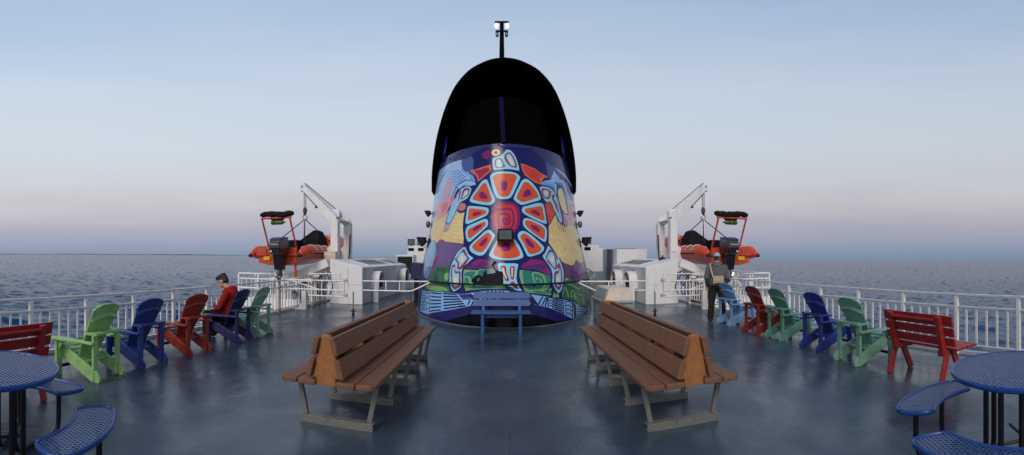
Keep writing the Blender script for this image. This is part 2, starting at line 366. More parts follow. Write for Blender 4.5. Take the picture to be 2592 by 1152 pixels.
def deck_mat():
    m = bpy.data.materials.new('deck_paint'); m.use_nodes = True; n = m.node_tree.nodes; l = m.node_tree.links
    p = n['Principled BSDF']; tc = n.new('ShaderNodeTexCoord')
    def noise(scale, detail=6, rough=.6, mscale=(1, 1, 1), dist=0):
        mp_ = n.new('ShaderNodeMapping'); mp_.inputs['Scale'].default_value = mscale; l.new(tc.outputs['Object'], mp_.inputs['Vector'])
        t = n.new('ShaderNodeTexNoise'); t.inputs['Scale'].default_value = scale; t.inputs['Detail'].default_value = detail; t.inputs['Roughness'].default_value = rough; t.inputs['Distortion'].default_value = dist
        l.new(mp_.outputs['Vector'], t.inputs['Vector']); return t.outputs['Fac']
    def rampn(src, a, b, ca, cb):
        r = n.new('ShaderNodeValToRGB'); r.color_ramp.elements[0].position = a; r.color_ramp.elements[1].position = b
        r.color_ramp.elements[0].color = ca + (1,); r.color_ramp.elements[1].color = cb + (1,); l.new(src, r.inputs['Fac']); return r.outputs['Color']
    def mixc(f, a, b):
        x = n.new('ShaderNodeMix'); x.data_type = 'RGBA'; l.new(f, x.inputs['Factor'])
        if isinstance(a, tuple): x.inputs['A'].default_value = a + (1,)
        else: l.new(a, x.inputs['A'])
        if isinstance(b, tuple): x.inputs['B'].default_value = b + (1,)
        else: l.new(b, x.inputs['B'])
        return x.outputs['Result']
    base = rampn(noise(1.1, 8, .6), .3, .72, (.019, .035, .053), (.053, .081, .110))
    speck = rampn(noise(60, 3, .7), .35, .75, (0, 0, 0), (.22, .22, .22))
    c = mixc(speck, base, (.07, .09, .11))
    scuff = rampn(noise(2.4, 9, .74, (1, .55, 1), .8), .58, .72, (0, 0, 0), (.75, .75, .75))
    c = mixc(scuff, c, (.006, .009, .012))
    pale = rampn(noise(1.7, 8, .68, (.8, 1.1, 1), .5), .58, .78, (0, 0, 0), (.62, .62, .62))
    c = mixc(pale, c, (.075, .088, .097))
    l.new(c, p.inputs['Base Color'])
    rr = rampn(noise(.9, 6, .62, (1, .8, 1), .6), .36, .66, (.17, .17, .17), (.43, .43, .43)); l.new(rr, p.inputs['Roughness'])
    p.inputs['Specular IOR Level'].default_value = .5
    b1 = n.new('ShaderNodeBump'); b1.inputs['Strength'].default_value = .36; b1.inputs['Distance'].default_value = .05; l.new(noise(1.9, 4, .52, (1, .7, 1)), b1.inputs['Height'])
    b2 = n.new('ShaderNodeBump'); b2.inputs['Strength'].default_value = .12; b2.inputs['Distance'].default_value = .004; l.new(noise(90, 3, .6), b2.inputs['Height']); l.new(b1.outputs['Normal'], b2.inputs['Normal'])
    l.new(b2.outputs['Normal'], p.inputs['Normal'])
    return m
M['deck'] = deck_mat()
DX = 6.12
mb = MB(); mb.bx(-DX, DX, -8, 60, -.3, 0)
tag(mb.build('deck', M['deck']), kind='structure')
mb = MB(); mb.bx(-DX + .03, DX - .03, -7.9, 59.9, -16.5, -.31)
tag(mb.build('ship_side', M['white']), kind='structure')
mb = MB()       # low coaming along both deck edges
for s in (-1, 1): mb.bx(s * (DX - .005), s * (DX - .10), -7.9, 59.8, -.05, .055)
tag(mb.build('deck_coaming', M['rail_top'], bevel=.01), kind='structure')
mb = MB()       # welded seams in the deck plating
for x, y0, y1 in ((.02, 3, 9.2),): mb.bx(x - .006, x + .006, y0, y1, -.002, .004)
tag(mb.build('deck_seams', M['deck'], bevel=.003), kind='structure')
for s in (-1, 1):
    mb = MB(); mb.bx(s * (DX + .01), s * 9.45, 13.0, 22, -.42, -.02)
    mb.bx(s * (DX + .01), s * 9.47, 12.95, 12.99, -.40, .10)
    tag(mb.build('boat_platform', M['white']), kind='structure')

# ------------------------------------------------------------------ funnel
FY = 14.3
ZA = [(0, 2.75), (.86, 2.68), (1.48, 2.56), (2.1, 2.43), (2.51, 2.35), (3.46, 2.24), (4.31, 2.12), (5.2, 2.0), (7, 1.8)]
def fa(z):
    z = max(0, z)
    for (z0, a0), (z1, a1) in zip(ZA, ZA[1:]):
        if z <= z1: return a0 + (a1 - a0) * (z - z0) / (z1 - z0)
    return ZA[-1][1]
def fpt(phi, z, off=0.):
    a = fa(z); b = a * 1.818
    nx, ny = sin(phi) / a, -cos(phi) / b; l_ = hypot(nx, ny)
    return Vector((a * sin(phi) + off * nx / l_, FY - b * cos(phi) + off * ny / l_, z))
def fray(px, py):
    """where a point measured on the photograph lies on the funnel's skin: (phi, z)"""
    z = 2.
    for _ in range(25):
        a = fa(z); b = a * 1.818
        lim = math.asin(a / sqrt(FY * FY - b * b + a * a)) * .9985
        t = max(-lim, min(lim, (px - CX) / F)); dx, dy = sin(t), cos(t)
        A = (dx / a) ** 2 + (dy / b) ** 2; B = -2 * dy * FY / b ** 2; C_ = (FY / b) ** 2 - 1
        D = (-B - sqrt(max(0, B * B - 4 * A * C_))) / (2 * A)
        z = .5 * z + .5 * max(.0, min(4.31, EYE + (YH - py) / F * D))
    return atan2(D * dx / a, (FY - D * dy) / b), z

funnel = thing('ship_funnel', 'tall ship funnel with a turtle mural and black hooded top', 'funnel', (0, 0, 0))
ZT = 4.31
mb = MB(); NS = 160; zs = [0, .4, .86, 1.2, 1.48, 1.8, 2.1, 2.51, 3, 3.46, 3.9, ZT]
vs = [fpt(2 * pi * k / NS, z) for z in zs for k in range(NS)]
fs = [(j * NS + k, j * NS + (k + 1) % NS, (j + 1) * NS + (k + 1) % NS, (j + 1) * NS + k) for j in range(len(zs) - 1) for k in range(NS)]
fs.append(tuple((len(zs) - 1) * NS + k for k in range(NS)))
mb.add(vs, fs)
M['funnel_navy'] = mat('funnel_navy_paint', (.008, .008, .090), .16, var=.15, scale=1.2, bump=.12, bscale=2.2)
mb.build('body', M['funnel_navy'], funnel, smooth=40)
mb = MB()     # weld bead at the foot
mb.tube([fpt(2 * pi * k / 100, 0, .012) + Vector((0, 0, .012)) for k in range(101)], .013, 6)
mb.build('foot_bead', M['galv'], funnel, smooth=1)
for s in (-1, 1):     # upper side walls under the hood
    mb = MB(); vs = []; q = 18
    for i in range(q + 1):
        ph = s * (.90 + (2.0 - .90) * i / q)
        for z in (ZT + .002, 4.95): vs.append(fpt(ph, z, .0))
    mb.add(vs, [(2 * i, 2 * i + 2, 2 * i + 3, 2 * i + 1) for i in range(q)])
    o = mb.build('side_wall', M['funnel_navy'], funnel, smooth=1); sd_ = o.modifiers.new('thick', 'SOLIDIFY'); sd_.thickness = .012; sd_.offset = 0
# near-black grille front inside the hood
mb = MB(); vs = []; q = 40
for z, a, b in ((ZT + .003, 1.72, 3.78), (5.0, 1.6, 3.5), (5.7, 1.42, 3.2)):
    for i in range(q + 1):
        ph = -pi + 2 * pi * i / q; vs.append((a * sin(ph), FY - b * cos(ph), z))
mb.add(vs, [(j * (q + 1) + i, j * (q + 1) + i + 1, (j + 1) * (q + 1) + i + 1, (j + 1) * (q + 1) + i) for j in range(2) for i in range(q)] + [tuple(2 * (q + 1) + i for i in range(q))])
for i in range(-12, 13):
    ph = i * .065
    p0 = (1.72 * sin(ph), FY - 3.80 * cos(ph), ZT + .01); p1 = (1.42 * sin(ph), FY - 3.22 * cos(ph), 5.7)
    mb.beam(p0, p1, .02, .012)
mb.build('grille', M['grille_dark'], funnel)
mb = MB(); mb.beam((-.015, FY - 3.86, ZT - .0), (-.075, FY - 3.30, 5.62), .11, .08, up=(0, -1, 0)); mb.build('stiffener_bar', M['indigo'], funnel, bevel=.01)
# hood
half = [(1095, 486), (1095.5, 436), (1103, 372), (1115, 318), (1131, 268), (1153.5, 220), (1187, 181), (1221, 161), (1248, 151.5), (1275.5, 148)]
def cr_open(P, k=5):
    Q = []
    for i in range(len(P) - 1):
        p0, p1, p2, p3 = P[max(i - 1, 0)], P[i], P[i + 1], P[min(i + 2, len(P) - 1)]
        for j in range(k):
            t = j / k
            Q.append(tuple(.5 * (2 * b + (c - a) * t + (2 * a - 5 * b + 4 * c - d) * t * t + (3 * b - a - 3 * c + d) * t ** 3) for a, b, c, d in zip(p0, p1, p2, p3)))
    return Q + [P[-1]]
half = cr_open(half, 4); full = half + [(2 * 1275.5 - x, y) for x, y in half[-2::-1]]
rim = []
for px, py in full:
    z = 5.; t = (px - CX) / F
    for _ in range(20):
        Y = 12.5 - .28 * (z - 3.37); D = Y / cos(t); z = EYE + (YH - py) / F * D
    rim.append(Vector((Y * tan(t), Y, z)))
zb = rim[0].z; nr = len(rim); ns = 14; vs = []
for j in range(ns + 1):
    s = j / ns
    for p in rim:
        vs.append((p.x * (1 + .13 * sin(pi * s)) * cos(s * pi / 2) ** .6 if j < ns else 0, p.y + (18.6 - p.y) * sin(s * pi / 2), zb + (p.z - zb) * (1 - .22 * s)))
mb = MB(); mb.add(vs, [(j * nr + i, j * nr + i + 1, (j + 1) * nr + i + 1, (j + 1) * nr + i) for j in range(ns) for i in range(nr - 1)])
hood = mb.build('hood', M['cowl'], funnel, smooth=50); sd_ = hood.modifiers.new('thick', 'SOLIDIFY'); sd_.thickness = .05; sd_.offset = 0
mb = MB(); mb.tube([p + Vector((0, -.005, 0)) for p in rim], .028, 8); mb.build('hood_rim', M['cowl'], hood, smooth=1)

# ------------------------------------------------------------------ mural: paint outlines measured on the photograph, laid on the funnel's skin
CROP = {'A': (1080, 360, .13976), 'B': (1270, 360, .13976), 'C': (1080, 500, .13976), 'D': (1270, 500, .13976), 'E': (1060, 650, .15374), 'G': (1270, 650, .16073)}
US = 2.3
PAL = {}
def pal(k, col, rough=.26):
    PAL[k] = mat('mural_' + k, col, rough * .75, var=.10, scale=2.2, bump=.10, bscale=2.2, spec=.1 if k in ('pitch', 'silhouette') else .22)
pal('navy', (.008, .008, .090)); pal('indigo', (.022, .028, .105)); pal('dusk', (.055, .085, .26)); pal('ice', (.22, .58, .74)); pal('orange', (.58, .078, .026)); pal('ember', (.46, .036, .030)); pal('magenta', (.19, .008, .115))
pal('crimson', (.30, .018, .060)); pal('cream', (.80, .56, .26)); pal('red', (.54, .042, .028)); pal('coral', (.60, .13, .075)); pal('sky', (.30, .46, .72)); pal('sky_deep', (.07, .15, .42))  # sky blue is lightened to carry the glossy whitening of the flanks
pal('wave', (.26, .50, .80)); pal('pink', (.58, .30, .36)); pal('rose', (.60, .16, .17)); pal('yellow', (.66, .48, .19)); pal('yellow_light', (.72, .56, .26)); pal('purple', (.085, .018, .12)); pal('plum', (.13, .07, .22)); pal('violet', (.20, .015, .13))
pal('teal', (.022, .17, .145)); pal('leaf', (.17, .38, .13)); pal('green', (.025, .12, .065)); pal('green_dark', (.012, .075, .045)); pal('oval', (.17, .40, .60)); pal('deep_blue', (.04, .17, .38)); pal('band', (.23, .43, .72)); pal('base', (.016, .014, .11)); pal('silhouette', (.003, .003, .009), .7); pal('pitch', (.004, .004, .010)); pal('lilac', (.33, .34, .52))
POLYS = []
def closed_cr(P, k=4):
    n = len(P); Q = []
    for i in range(n):
        p0, p1, p2, p3 = P[i - 1], P[i], P[(i + 1) % n], P[(i + 2) % n]
        for j in range(k):
            t = j / k
            Q.append(tuple(.5 * (2 * b + (c - a) * t + (2 * a - 5 * b + 4 * c - d) * t * t + (3 * b - a - 3 * c + d) * t ** 3) for a, b, c, d in zip(p0, p1, p2, p3)))
    return Q
def src(parts):
    pts = []
    for key, P in parts:
        ox, oy, s = CROP[key]; pts += [(ox + x * s, oy + y * s) for x, y in P]
    return pts
def densify(P, d):
    Q = []
    for i in range(len(P)):
        a, b = P[i], P[(i + 1) % len(P)]; m = max(1, int(hypot(b[0] - a[0], b[1] - a[1]) / d))
        Q += [(a[0] + (b[0] - a[0]) * j / m, a[1] + (b[1] - a[1]) * j / m) for j in range(m)]
    return Q
def chart(px, py): ph, z = fray(px, py); return (ph * US, z)
def poly(col, parts, smooth=True, extra=()):
    P = src(parts)
    P = closed_cr(P, 3) if smooth else densify(P, 6)
    POLYS.append((col, [chart(*p) for p in P] + [(ph * US, z) for ph, z in extra]))
def upoly(col, P): POLYS.append((col, [(ph * US, z) for ph, z in P]))
def ell(col, key, c, rx, ry, rot=0):
    P = []
    for i in range(18):
        a = 2 * pi * i / 18; x, y = rx * cos(a), ry * sin(a); P.append((c[0] + x * cos(rot) - y * sin(rot), c[1] + x * sin(rot) + y * cos(rot)))
    poly(col, [(key, P)], smooth=False)
def stroke(col, key, P, wd, smooth=True, k=4, closed=False):
    P = cr_open(P, k) if smooth else P
    Lf, Rt = [], []
    for i, p in enumerate(P):
        a = P[max(i - 1, 0)]; b = P[min(i + 1, len(P) - 1)]; d = (b[0] - a[0], b[1] - a[1]); l_ = hypot(*d) or 1
        nx, ny = -d[1] / l_ * wd / 2, d[0] / l_ * wd / 2
        Lf.append((p[0] + nx, p[1] + ny)); Rt.append((p[0] - nx, p[1] - ny))
    for i in range(len(P) - 1):     # one quad per step keeps bends clean
        poly(col, [(key, [Lf[i], Lf[i + 1], Rt[i + 1], Rt[i]])], smooth=False)

PH = 2.2
# --- backgrounds
upoly('indigo', [(-PH, 3.35), (-1.1, 3.5), (-.75, 3.95), (-.45, 4.31), (-PH, 4.31)])
poly('indigo', [('A', [(200, 560), (245, 500), (380, 405), (480, 360), (600, 325), (710, 305), (860, 190), (1000, 110), (1200, 50), (1300, 20), (900, 60), (600, 180), (330, 340)])], False)
poly('indigo', [('B', [(600, 60), (560, 140), (720, 270), (870, 410), (1050, 500), (1150, 580), (1260, 740), (1250, 600), (1150, 380), (1060, 250), (850, 120)])], False)
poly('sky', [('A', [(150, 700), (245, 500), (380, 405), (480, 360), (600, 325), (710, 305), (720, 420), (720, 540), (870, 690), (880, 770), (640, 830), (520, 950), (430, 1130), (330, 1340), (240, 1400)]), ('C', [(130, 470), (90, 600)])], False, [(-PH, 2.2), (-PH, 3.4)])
poly('dusk', [('A', [(640, 318), (710, 305), (800, 250), (850, 330), (845, 480), (870, 690), (780, 640), (690, 540), (640, 440)])])
poly('dusk', [('B', [(800, 350), (900, 430), (1050, 500), (1050, 660), (960, 660), (900, 690), (840, 620)])])
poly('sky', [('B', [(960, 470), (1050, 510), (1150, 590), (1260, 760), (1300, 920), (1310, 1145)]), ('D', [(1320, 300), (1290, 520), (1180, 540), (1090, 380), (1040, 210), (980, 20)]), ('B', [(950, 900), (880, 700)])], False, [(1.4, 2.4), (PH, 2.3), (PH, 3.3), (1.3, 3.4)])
# left feather: fine wave lines
for i in range(7):
    y0 = 500 + i * 48
    stroke('sky_deep', 'A', [(450 + i * 8, y0 + 40), (560 - i * 6, y0 + 15), (640 - i * 6, y0 + 80), (720 - i * 18, y0 + 140 - i * 3)], 15)
for i in range(5):
    stroke('wave' if i % 2 == 0 else 'sky_deep', 'A', [(590 + i * 34, 480 + i * 14), (680 + i * 22, 560 + i * 6), (780 + i * 10, 620), (880 - i * 2, 690 + i * 2)], 16)
for i in range(6):
    stroke('navy' if i % 2 == 0 else 'wave', 'A', [(480 + i * 16, 930 + i * 8), (560 + i * 16, 800 + i * 10), (680 + i * 8, 700 + i * 13), (790, 690 + i * 12), (890, 730 + i * 8)], 16)
poly('wave', [('A', [(560, 800), (680, 720), (790, 710), (890, 745), (800, 770), (690, 770), (600, 840)])])
poly('navy', [('A', [(480, 1030), (540, 900), (620, 820), (700, 790), (780, 795), (820, 850), (800, 940), (740, 1040), (600, 1130), (500, 1145)])])
# left pink flames
poly('lilac', [('A', [(430, 620), (475, 680), (450, 880), (380, 1080), (290, 1200), (300, 950), (340, 800), (380, 680)])])
poly('pink', [('A', [(425, 670), (445, 740), (410, 900), (350, 1040), (310, 1080), (325, 920), (360, 780)])])
poly('rose', [('A', [(480, 935), (505, 990), (480, 1090), (400, 1180), (360, 1150), (430, 1010)])])
poly('pink', [('C', [(180, 130), (300, 60), (440, 40), (400, 170), (330, 340), (210, 405), (160, 300)])])
poly('rose', [('C', [(270, 160), (330, 90), (400, 90), (360, 210), (280, 300)])])
# yellow fields
poly('yellow', [('C', [(540, 210), (560, 255), (600, 285), (690, 255), (665, 400), (655, 560), (672, 740), (665, 838), (500, 815), (340, 800), (310, 770), (270, 760), (230, 770), (180, 830), (130, 770), (90, 800), (70, 650), (90, 560), (130, 470), (150, 280), (210, 405), (330, 340), (400, 240)])], False)
poly('yellow', [('D', [(850, 510), (880, 480), (930, 380), (975, 310), (1010, 430), (1080, 490), (1175, 550), (1230, 510), (1310, 520), (1400, 700), (1420, 880)]), ('G', [(1300, 60), (1260, 100), (1200, 75), (1168, 35), (1150, 110), (1100, 138), (1000, 105), (900, 50)]), ('D', [(960, 980), (850, 820)])], False, )
poly('yellow_light', [('D', [(860, 670), (950, 690), (1060, 720), (1100, 760), (1000, 730), (870, 710)])])
stroke('yellow_light', 'D', [(950, 870), (1000, 810), (1060, 870), (1040, 980), (1110, 1060), (1200, 900), (1130, 760)], 34)
for i in range(6): stroke('yellow_light', 'C', [(430 + i * 10, 330 + i * 75), (520, 360 + i * 70), (650, 350 + i * 75)], 22)
# purple fields
poly('plum', [('C', [(668, 845), (500, 818), (340, 803), (310, 775), (270, 765), (230, 775), (180, 840), (150, 1145)]), ('E', [(150, 350), (220, 260), (290, 165), (520, 150), (560, 90)]), ('C', [(560, 1000), (660, 900)])], False)
poly('violet', [('E', [(260, 0), (330, 0), (290, 120), (180, 300), (170, 250)])])
poly('purple', [('G', [(905, 60), (1000, 108), (1100, 140), (1140, 112), (1168, 40), (1200, 80), (1260, 104), (1300, 130), (1340, 330), (1290, 385), (1255, 440), (1222, 490), (1180, 440), (1130, 375), (980, 315), (985, 200), (930, 90)])], False)
poly('plum', [('G', [(1180, 90), (1240, 130), (1270, 230), (1220, 260), (1150, 210), (1150, 130)])])
# blue oval piece at the left flank
poly('oval', [('C', [(60, 830), (130, 790), (165, 850), (170, 950), (150, 1080), (120, 1145)]), ('E', [(250, 20), (220, 170), (150, 350), (100, 330), (95, 160), (110, 0)])])
poly('lilac', [('C', [(50, 1130), (75, 1040), (90, 1100)]), ('E', [(190, 30), (180, 150), (140, 180), (120, 100)])])
poly('deep_blue', [('E', [(120, 180), (215, 170), (150, 350), (100, 330)])])
# greens
poly('green', [('E', [(290, 165), (400, 155), (515, 150), (500, 300), (525, 440), (530, 580), (500, 585), (300, 570), (120, 535), (130, 430), (200, 280)])], False)
for P in ([(300, 190), (400, 180), (460, 230), (380, 260), (300, 240)], [(420, 300), (480, 260), (500, 340), (440, 400)], [(130, 480), (260, 470), (420, 500), (490, 560), (300, 560), (150, 530)], [(260, 300), (330, 320), (300, 400), (240, 390)]):
    poly('green_dark' if P[0][0] in (300, 260) else 'leaf', [('E', P)])
poly('leaf', [('E', [(745, 210), (985, 225), (1000, 205), (1240, 205), (1255, 250), (1400, 320), (1430, 525), (1150, 527), (880, 545), (770, 562), (740, 480), (735, 300)])], False)
for P in ([(765, 265), (880, 240), (935, 255), (905, 330), (880, 390), (830, 320), (760, 320)], [(1010, 220), (1130, 215), (1100, 290), (1060, 340), (960, 330), (980, 260)], [(1130, 215), (1240, 212), (1250, 255), (1130, 275)], [(760, 350), (820, 360), (830, 440), (760, 450)], [(870, 490), (1250, 495), (1250, 512), (880, 530)]):
    poly('teal', [('E', P)])
poly('teal', [('G', [(283, 212), (330, 205), (600, 250), (770, 305), (770, 390), (735, 480), (795, 560), (770, 605), (460, 567), (360, 540), (310, 430), (278, 300)])], False)
poly('leaf', [('G', [(283, 212), (325, 210), (330, 330), (360, 470), (420, 525), (560, 520), (700, 480), (760, 430), (735, 480), (795, 500), (795, 560), (770, 605), (460, 567), (360, 540), (310, 430), (278, 300)])], False)
poly('teal', [('G', [(480, 545), (600, 535), (720, 590), (560, 570)])]); poly('teal', [('G', [(660, 540), (780, 530), (790, 560), (750, 585)])])
stroke('leaf', 'G', [(640, 275), (670, 340), (690, 430), (640, 500)], 32)
stroke('leaf', 'G', [(520, 410), (495, 330), (490, 260), (560, 255), (630, 285), (660, 330)], 26); stroke('leaf', 'G', [(590, 340), (618, 370), (612, 410)], 20); ell('leaf', 'G', (552, 345), 18, 18)
poly('green', [('G', [(985, 325), (1060, 345), (1130, 378), (1180, 440), (1222, 492), (1255, 440), (1295, 415), (1345, 420), (1375, 780), (1330, 790), (1100, 690), (940, 645), (960, 500), (990, 420)])], False)
for P in ([(990, 390), (1100, 450), (1210, 500), (1260, 480)], [(950, 600), (980, 490), (1020, 520), (1050, 640)], [(1100, 650), (1095, 540), (1140, 560), (1170, 680)], [(1220, 590), (1270, 620), (1280, 740)], [(1120, 620), (1150, 620), (1140, 660)]):
    stroke('leaf', 'G', P, 17)
poly('leaf', [('G', [(985, 330), (1060, 345), (1010, 375)])], False)
# violet patches inside the navy
poly('violet', [('G', [(315, 140), (380, 90), (470, 40), (600, 50), (700, 110), (770, 200), (775, 295), (560, 208), (400, 195), (310, 172)])]); poly('purple', [('G', [(320, 165), (460, 135), (680, 110), (760, 210), (600, 205), (420, 190)])]); poly('violet', [('G', [(640, 205), (760, 190), (770, 260), (690, 245)])])
poly('purple', [('E', [(760, 190), (880, 90), (960, 45), (1080, 45), (1220, 100), (1200, 165), (1080, 200), (900, 200)])]); poly('violet', [('E', [(880, 120), (960, 55), (1080, 50), (1210, 105), (1180, 130), (1060, 80), (990, 110), (940, 150)])])
# base band with stripes
BT = [('E', [(60, 545), (120, 560), (300, 575), (500, 592), (700, 612), (905, 590), (1150, 560), (1431, 560)]), ('G', [(200, 570), (460, 595), (740, 635), (900, 665), (1080, 700), (1250, 780), (1400, 832)])]
BB = [('E', [(20, 900), (150, 945), (240, 920), (600, 860), (910, 797), (1150, 770), (1431, 765)]), ('G', [(200, 735), (460, 745), (540, 757), (740, 803), (900, 870), (1100, 968), (1200, 965), (1380, 862)])]
T_ = [chart(*p) for p in cr_open(src(BT), 6)]; B_ = [chart(*p) for p in cr_open(src(BB), 6)]
POLYS.append(('band', T_ + B_[::-1]))
def band(t, s):
    def at(Q, t):
        x = max(0, min(1, t)) * (len(Q) - 1); i = min(int(x), len(Q) - 2); f = x - i
        return (Q[i][0] * (1 - f) + Q[i + 1][0] * f, Q[i][1] * (1 - f) + Q[i + 1][1] * f)
    a, b = at(T_, t), at(B_, t); return (a[0] * (1 - s) + b[0] * s, a[1] * (1 - s) + b[1] * s)
def bstripe(t0, s0, t1, s1, wd):
    P = [band(t0 + (t1 - t0) * i / 6, s0 + (s1 - s0) * i / 6) for i in range(7)]
    for i in range(6):
        (x0, y0), (x1, y1) = P[i], P[i + 1]; l_ = hypot(x1 - x0, y1 - y0) or 1; nx, ny = -(y1 - y0) / l_ * wd / 2, (x1 - x0) / l_ * wd / 2
        POLYS.append(('navy', [(x0 + nx, y0 + ny), (x1 + nx, y1 + ny), (x1 - nx, y1 - ny), (x0 - nx, y0 - ny)]))
for t0, t1, kind in ((.01, .06, 'v'), (.065, .10, 'z'), (.105, .175, 'h'), (.18, .26, 'h'), (.265, .30, 'b'), (.30, .345, 'd'), (.345, .42, 'e'), (.42, .50, 'd'), (.50, .57, 'e'), (.57, .655, 'd'), (.66, .71, 'e'), (.71, .745, 'z'), (.75, .82, 'h'), (.825, .87, 'z'), (.875, .90, 'd'), (.905, .98, 'w')):
    if kind == 'h':
        for i in range(6): bstripe(t0, .06 + i * .165, t1 - .004, .10 + i * .165, .034)
    elif kind == 'b':
        for i in range(4): bstripe(t0, .08 + i * .12, t1, .10 + i * .12, .028)
        bstripe(t0, .9, t1, .5, .03); bstripe(t0 + .01, 1, t1, .7, .03)
    elif kind == 'd':
        m_ = max(3, int((t1 - t0) / .016))
        for i in range(m_): bstripe(t0 + i * (t1 - t0) / m_, .04, min(t1, t0 + (i + 1.7) * (t1 - t0) / m_), .97, .032)
    elif kind == 'e':
        m_ = max(3, int((t1 - t0) / .016))
        for i in range(m_): bstripe(min(t1, t0 + (i + 1.7) * (t1 - t0) / m_), .04, t0 + i * (t1 - t0) / m_, .97, .032)
    elif kind == 'v':
        for i in range(9): bstripe(t0 + .004, .08 + i * .1, t1 - .004, .02 + i * .1, .026)
    elif kind == 'z':
        for i in range(4):
            bstripe(t0, .1 + i * .24, (t0 + t1) / 2, .02 + i * .24, .022); bstripe((t0 + t1) / 2, .02 + i * .24, t1, .14 + i * .24, .022)
        bstripe(t1, .02, t1 - .003, .98, .024); bstripe(t0, .02, t0, .98, .02)
    else:
        for i in range(5): bstripe(t0, .12 + i * .2, (t0 + t1) / 2, .02 + i * .2, .03); bstripe((t0 + t1) / 2, .02 + i * .2, t1, .2 + i * .19, .03)
poly('base', [('E', [(150, 948), (240, 924), (600, 864), (910, 801), (1150, 774), (1431, 769)]), ('G', [(200, 739), (460, 749), (540, 761), (740, 807), (900, 874), (1100, 972), (1000, 1010), (900, 1036), (700, 962), (450, 905), (330, 884), (0, 890)]), ('E', [(1200, 905), (850, 945), (560, 1020), (430, 1060), (250, 1010)])], False)
poly('pitch', [('E', [(430, 1060), (560, 1020), (850, 945), (1200, 905)]), ('G', [(0, 890), (330, 884), (450, 905), (700, 962), (900, 1036), (700, 1095), (400, 1145), (0, 1160)]), ('E', [(1000, 1150), (700, 1130)])], False, )
# --- turtle shell
def petal(o, i, p, k='C'):
    poly('ice', [(k, o)]); poly('orange', [(k, i)]); poly('magenta', [(k, p)])
petal([(1150, 640), (1165, 590), (1220, 555), (1350, 532), (1510, 535), (1620, 565), (1685, 620), (1680, 680), (1600, 860), (1535, 985), (1480, 1020), (1431, 1030), (1340, 1030), (1270, 1000), (1230, 930), (1180, 780)],
      [(1200, 650), (1220, 600), (1300, 570), (1431, 565), (1560, 575), (1625, 610), (1630, 650), (1590, 750), (1530, 900), (1490, 965), (1420, 990), (1340, 985), (1290, 940), (1240, 800)],
      [(1345, 720), (1380, 700), (1440, 705), (1460, 750), (1450, 830), (1420, 880), (1380, 885), (1350, 850)], 'A')
petal([(1060, 675), (1100, 690), (1140, 790), (1200, 940), (1240, 1050), (1200, 1110), (1140, 1140), (1000, 1130), (850, 1100), (790, 1075), (785, 1040), (830, 950), (920, 820), (1000, 710)],
      [(1060, 735), (1085, 760), (1130, 880), (1185, 1030), (1175, 1060), (1120, 1090), (1000, 1080), (870, 1050), (830, 1030), (850, 980), (950, 840), (1020, 750)],
      [(1010, 895), (1050, 920), (1100, 980), (1100, 1030), (1040, 1030), (970, 1010), (945, 970), (965, 920)], 'A')
petal([(430, 665), (480, 680), (570, 760), (650, 870), (700, 980), (705, 1020), (680, 1050), (560, 1085), (440, 1120), (360, 1135), (290, 1100), (220, 1040), (220, 1000), (260, 900), (330, 760), (370, 690)],
      [(430, 720), (480, 730), (560, 810), (630, 900), (665, 980), (660, 1000), (560, 1035), (440, 1075), (370, 1085), (310, 1055), (270, 1010), (285, 950), (340, 830), (390, 740)],
      [(460, 850), (510, 870), (540, 930), (520, 965), (440, 995), (390, 985), (380, 955), (410, 900)], 'B')
petal([(740, 180), (770, 155), (850, 155), (1050, 175), (1110, 195), (1125, 230), (1110, 290), (1060, 340), (930, 400), (800, 460), (740, 480), (705, 460), (705, 420), (720, 300)],
      [(770, 215), (800, 195), (920, 205), (1050, 225), (1085, 250), (1075, 290), (1000, 330), (880, 380), (770, 415), (745, 400), (755, 300)],
      [(845, 285), (880, 265), (980, 260), (1000, 280), (950, 310), (880, 335), (840, 335), (835, 310)])
petal([(720, 560), (760, 510), (900, 450), (1030, 395), (1090, 395), (1110, 430), (1105, 510), (1060, 560), (950, 660), (800, 790), (760, 800), (730, 770), (705, 650)],
      [(745, 610), (770, 570), (900, 500), (1020, 440), (1060, 440), (1075, 470), (1055, 520), (960, 610), (850, 700), (800, 735), (765, 735), (745, 680)],
      [(840, 570), (880, 530), (980, 490), (1005, 500), (980, 535), (900, 595), (850, 610), (835, 595)])
petal([(1100, 590), (1150, 590), (1220, 660), (1235, 700), (1180, 800), (1100, 950), (1040, 1030), (990, 1050), (920, 1045), (830, 1000), (785, 950), (780, 890), (820, 830), (950, 710), (1050, 615)],
      [(1090, 645), (1130, 640), (1180, 690), (1185, 730), (1120, 850), (1050, 950), (1000, 990), (940, 990), (870, 960), (830, 910), (830, 870), (900, 800), (1000, 710)],
      [(1090, 725), (1105, 740), (1090, 800), (1030, 870), (980, 885), (950, 870), (960, 830), (1020, 770)])
petal([(1280, 770), (1230, 850), (1180, 940), (1135, 1020), (1140, 1060), (1200, 1100), (1300, 1125), (1431, 1135), (1510, 1135), (1640, 1125), (1730, 1090), (1750, 1050), (1720, 960), (1650, 830), (1560, 735), (1400, 700)],
      [(1290, 800), (1240, 900), (1205, 1000), (1215, 1040), (1280, 1075), (1360, 1095), (1460, 1105), (1560, 1100), (1660, 1070), (1690, 1040), (1680, 980), (1620, 870), (1570, 800), (1400, 780)],
      [(1345, 900), (1360, 870), (1400, 830), (1440, 820), (1490, 830), (1525, 900), (1520, 950), (1460, 970), (1380, 965), (1345, 935)])
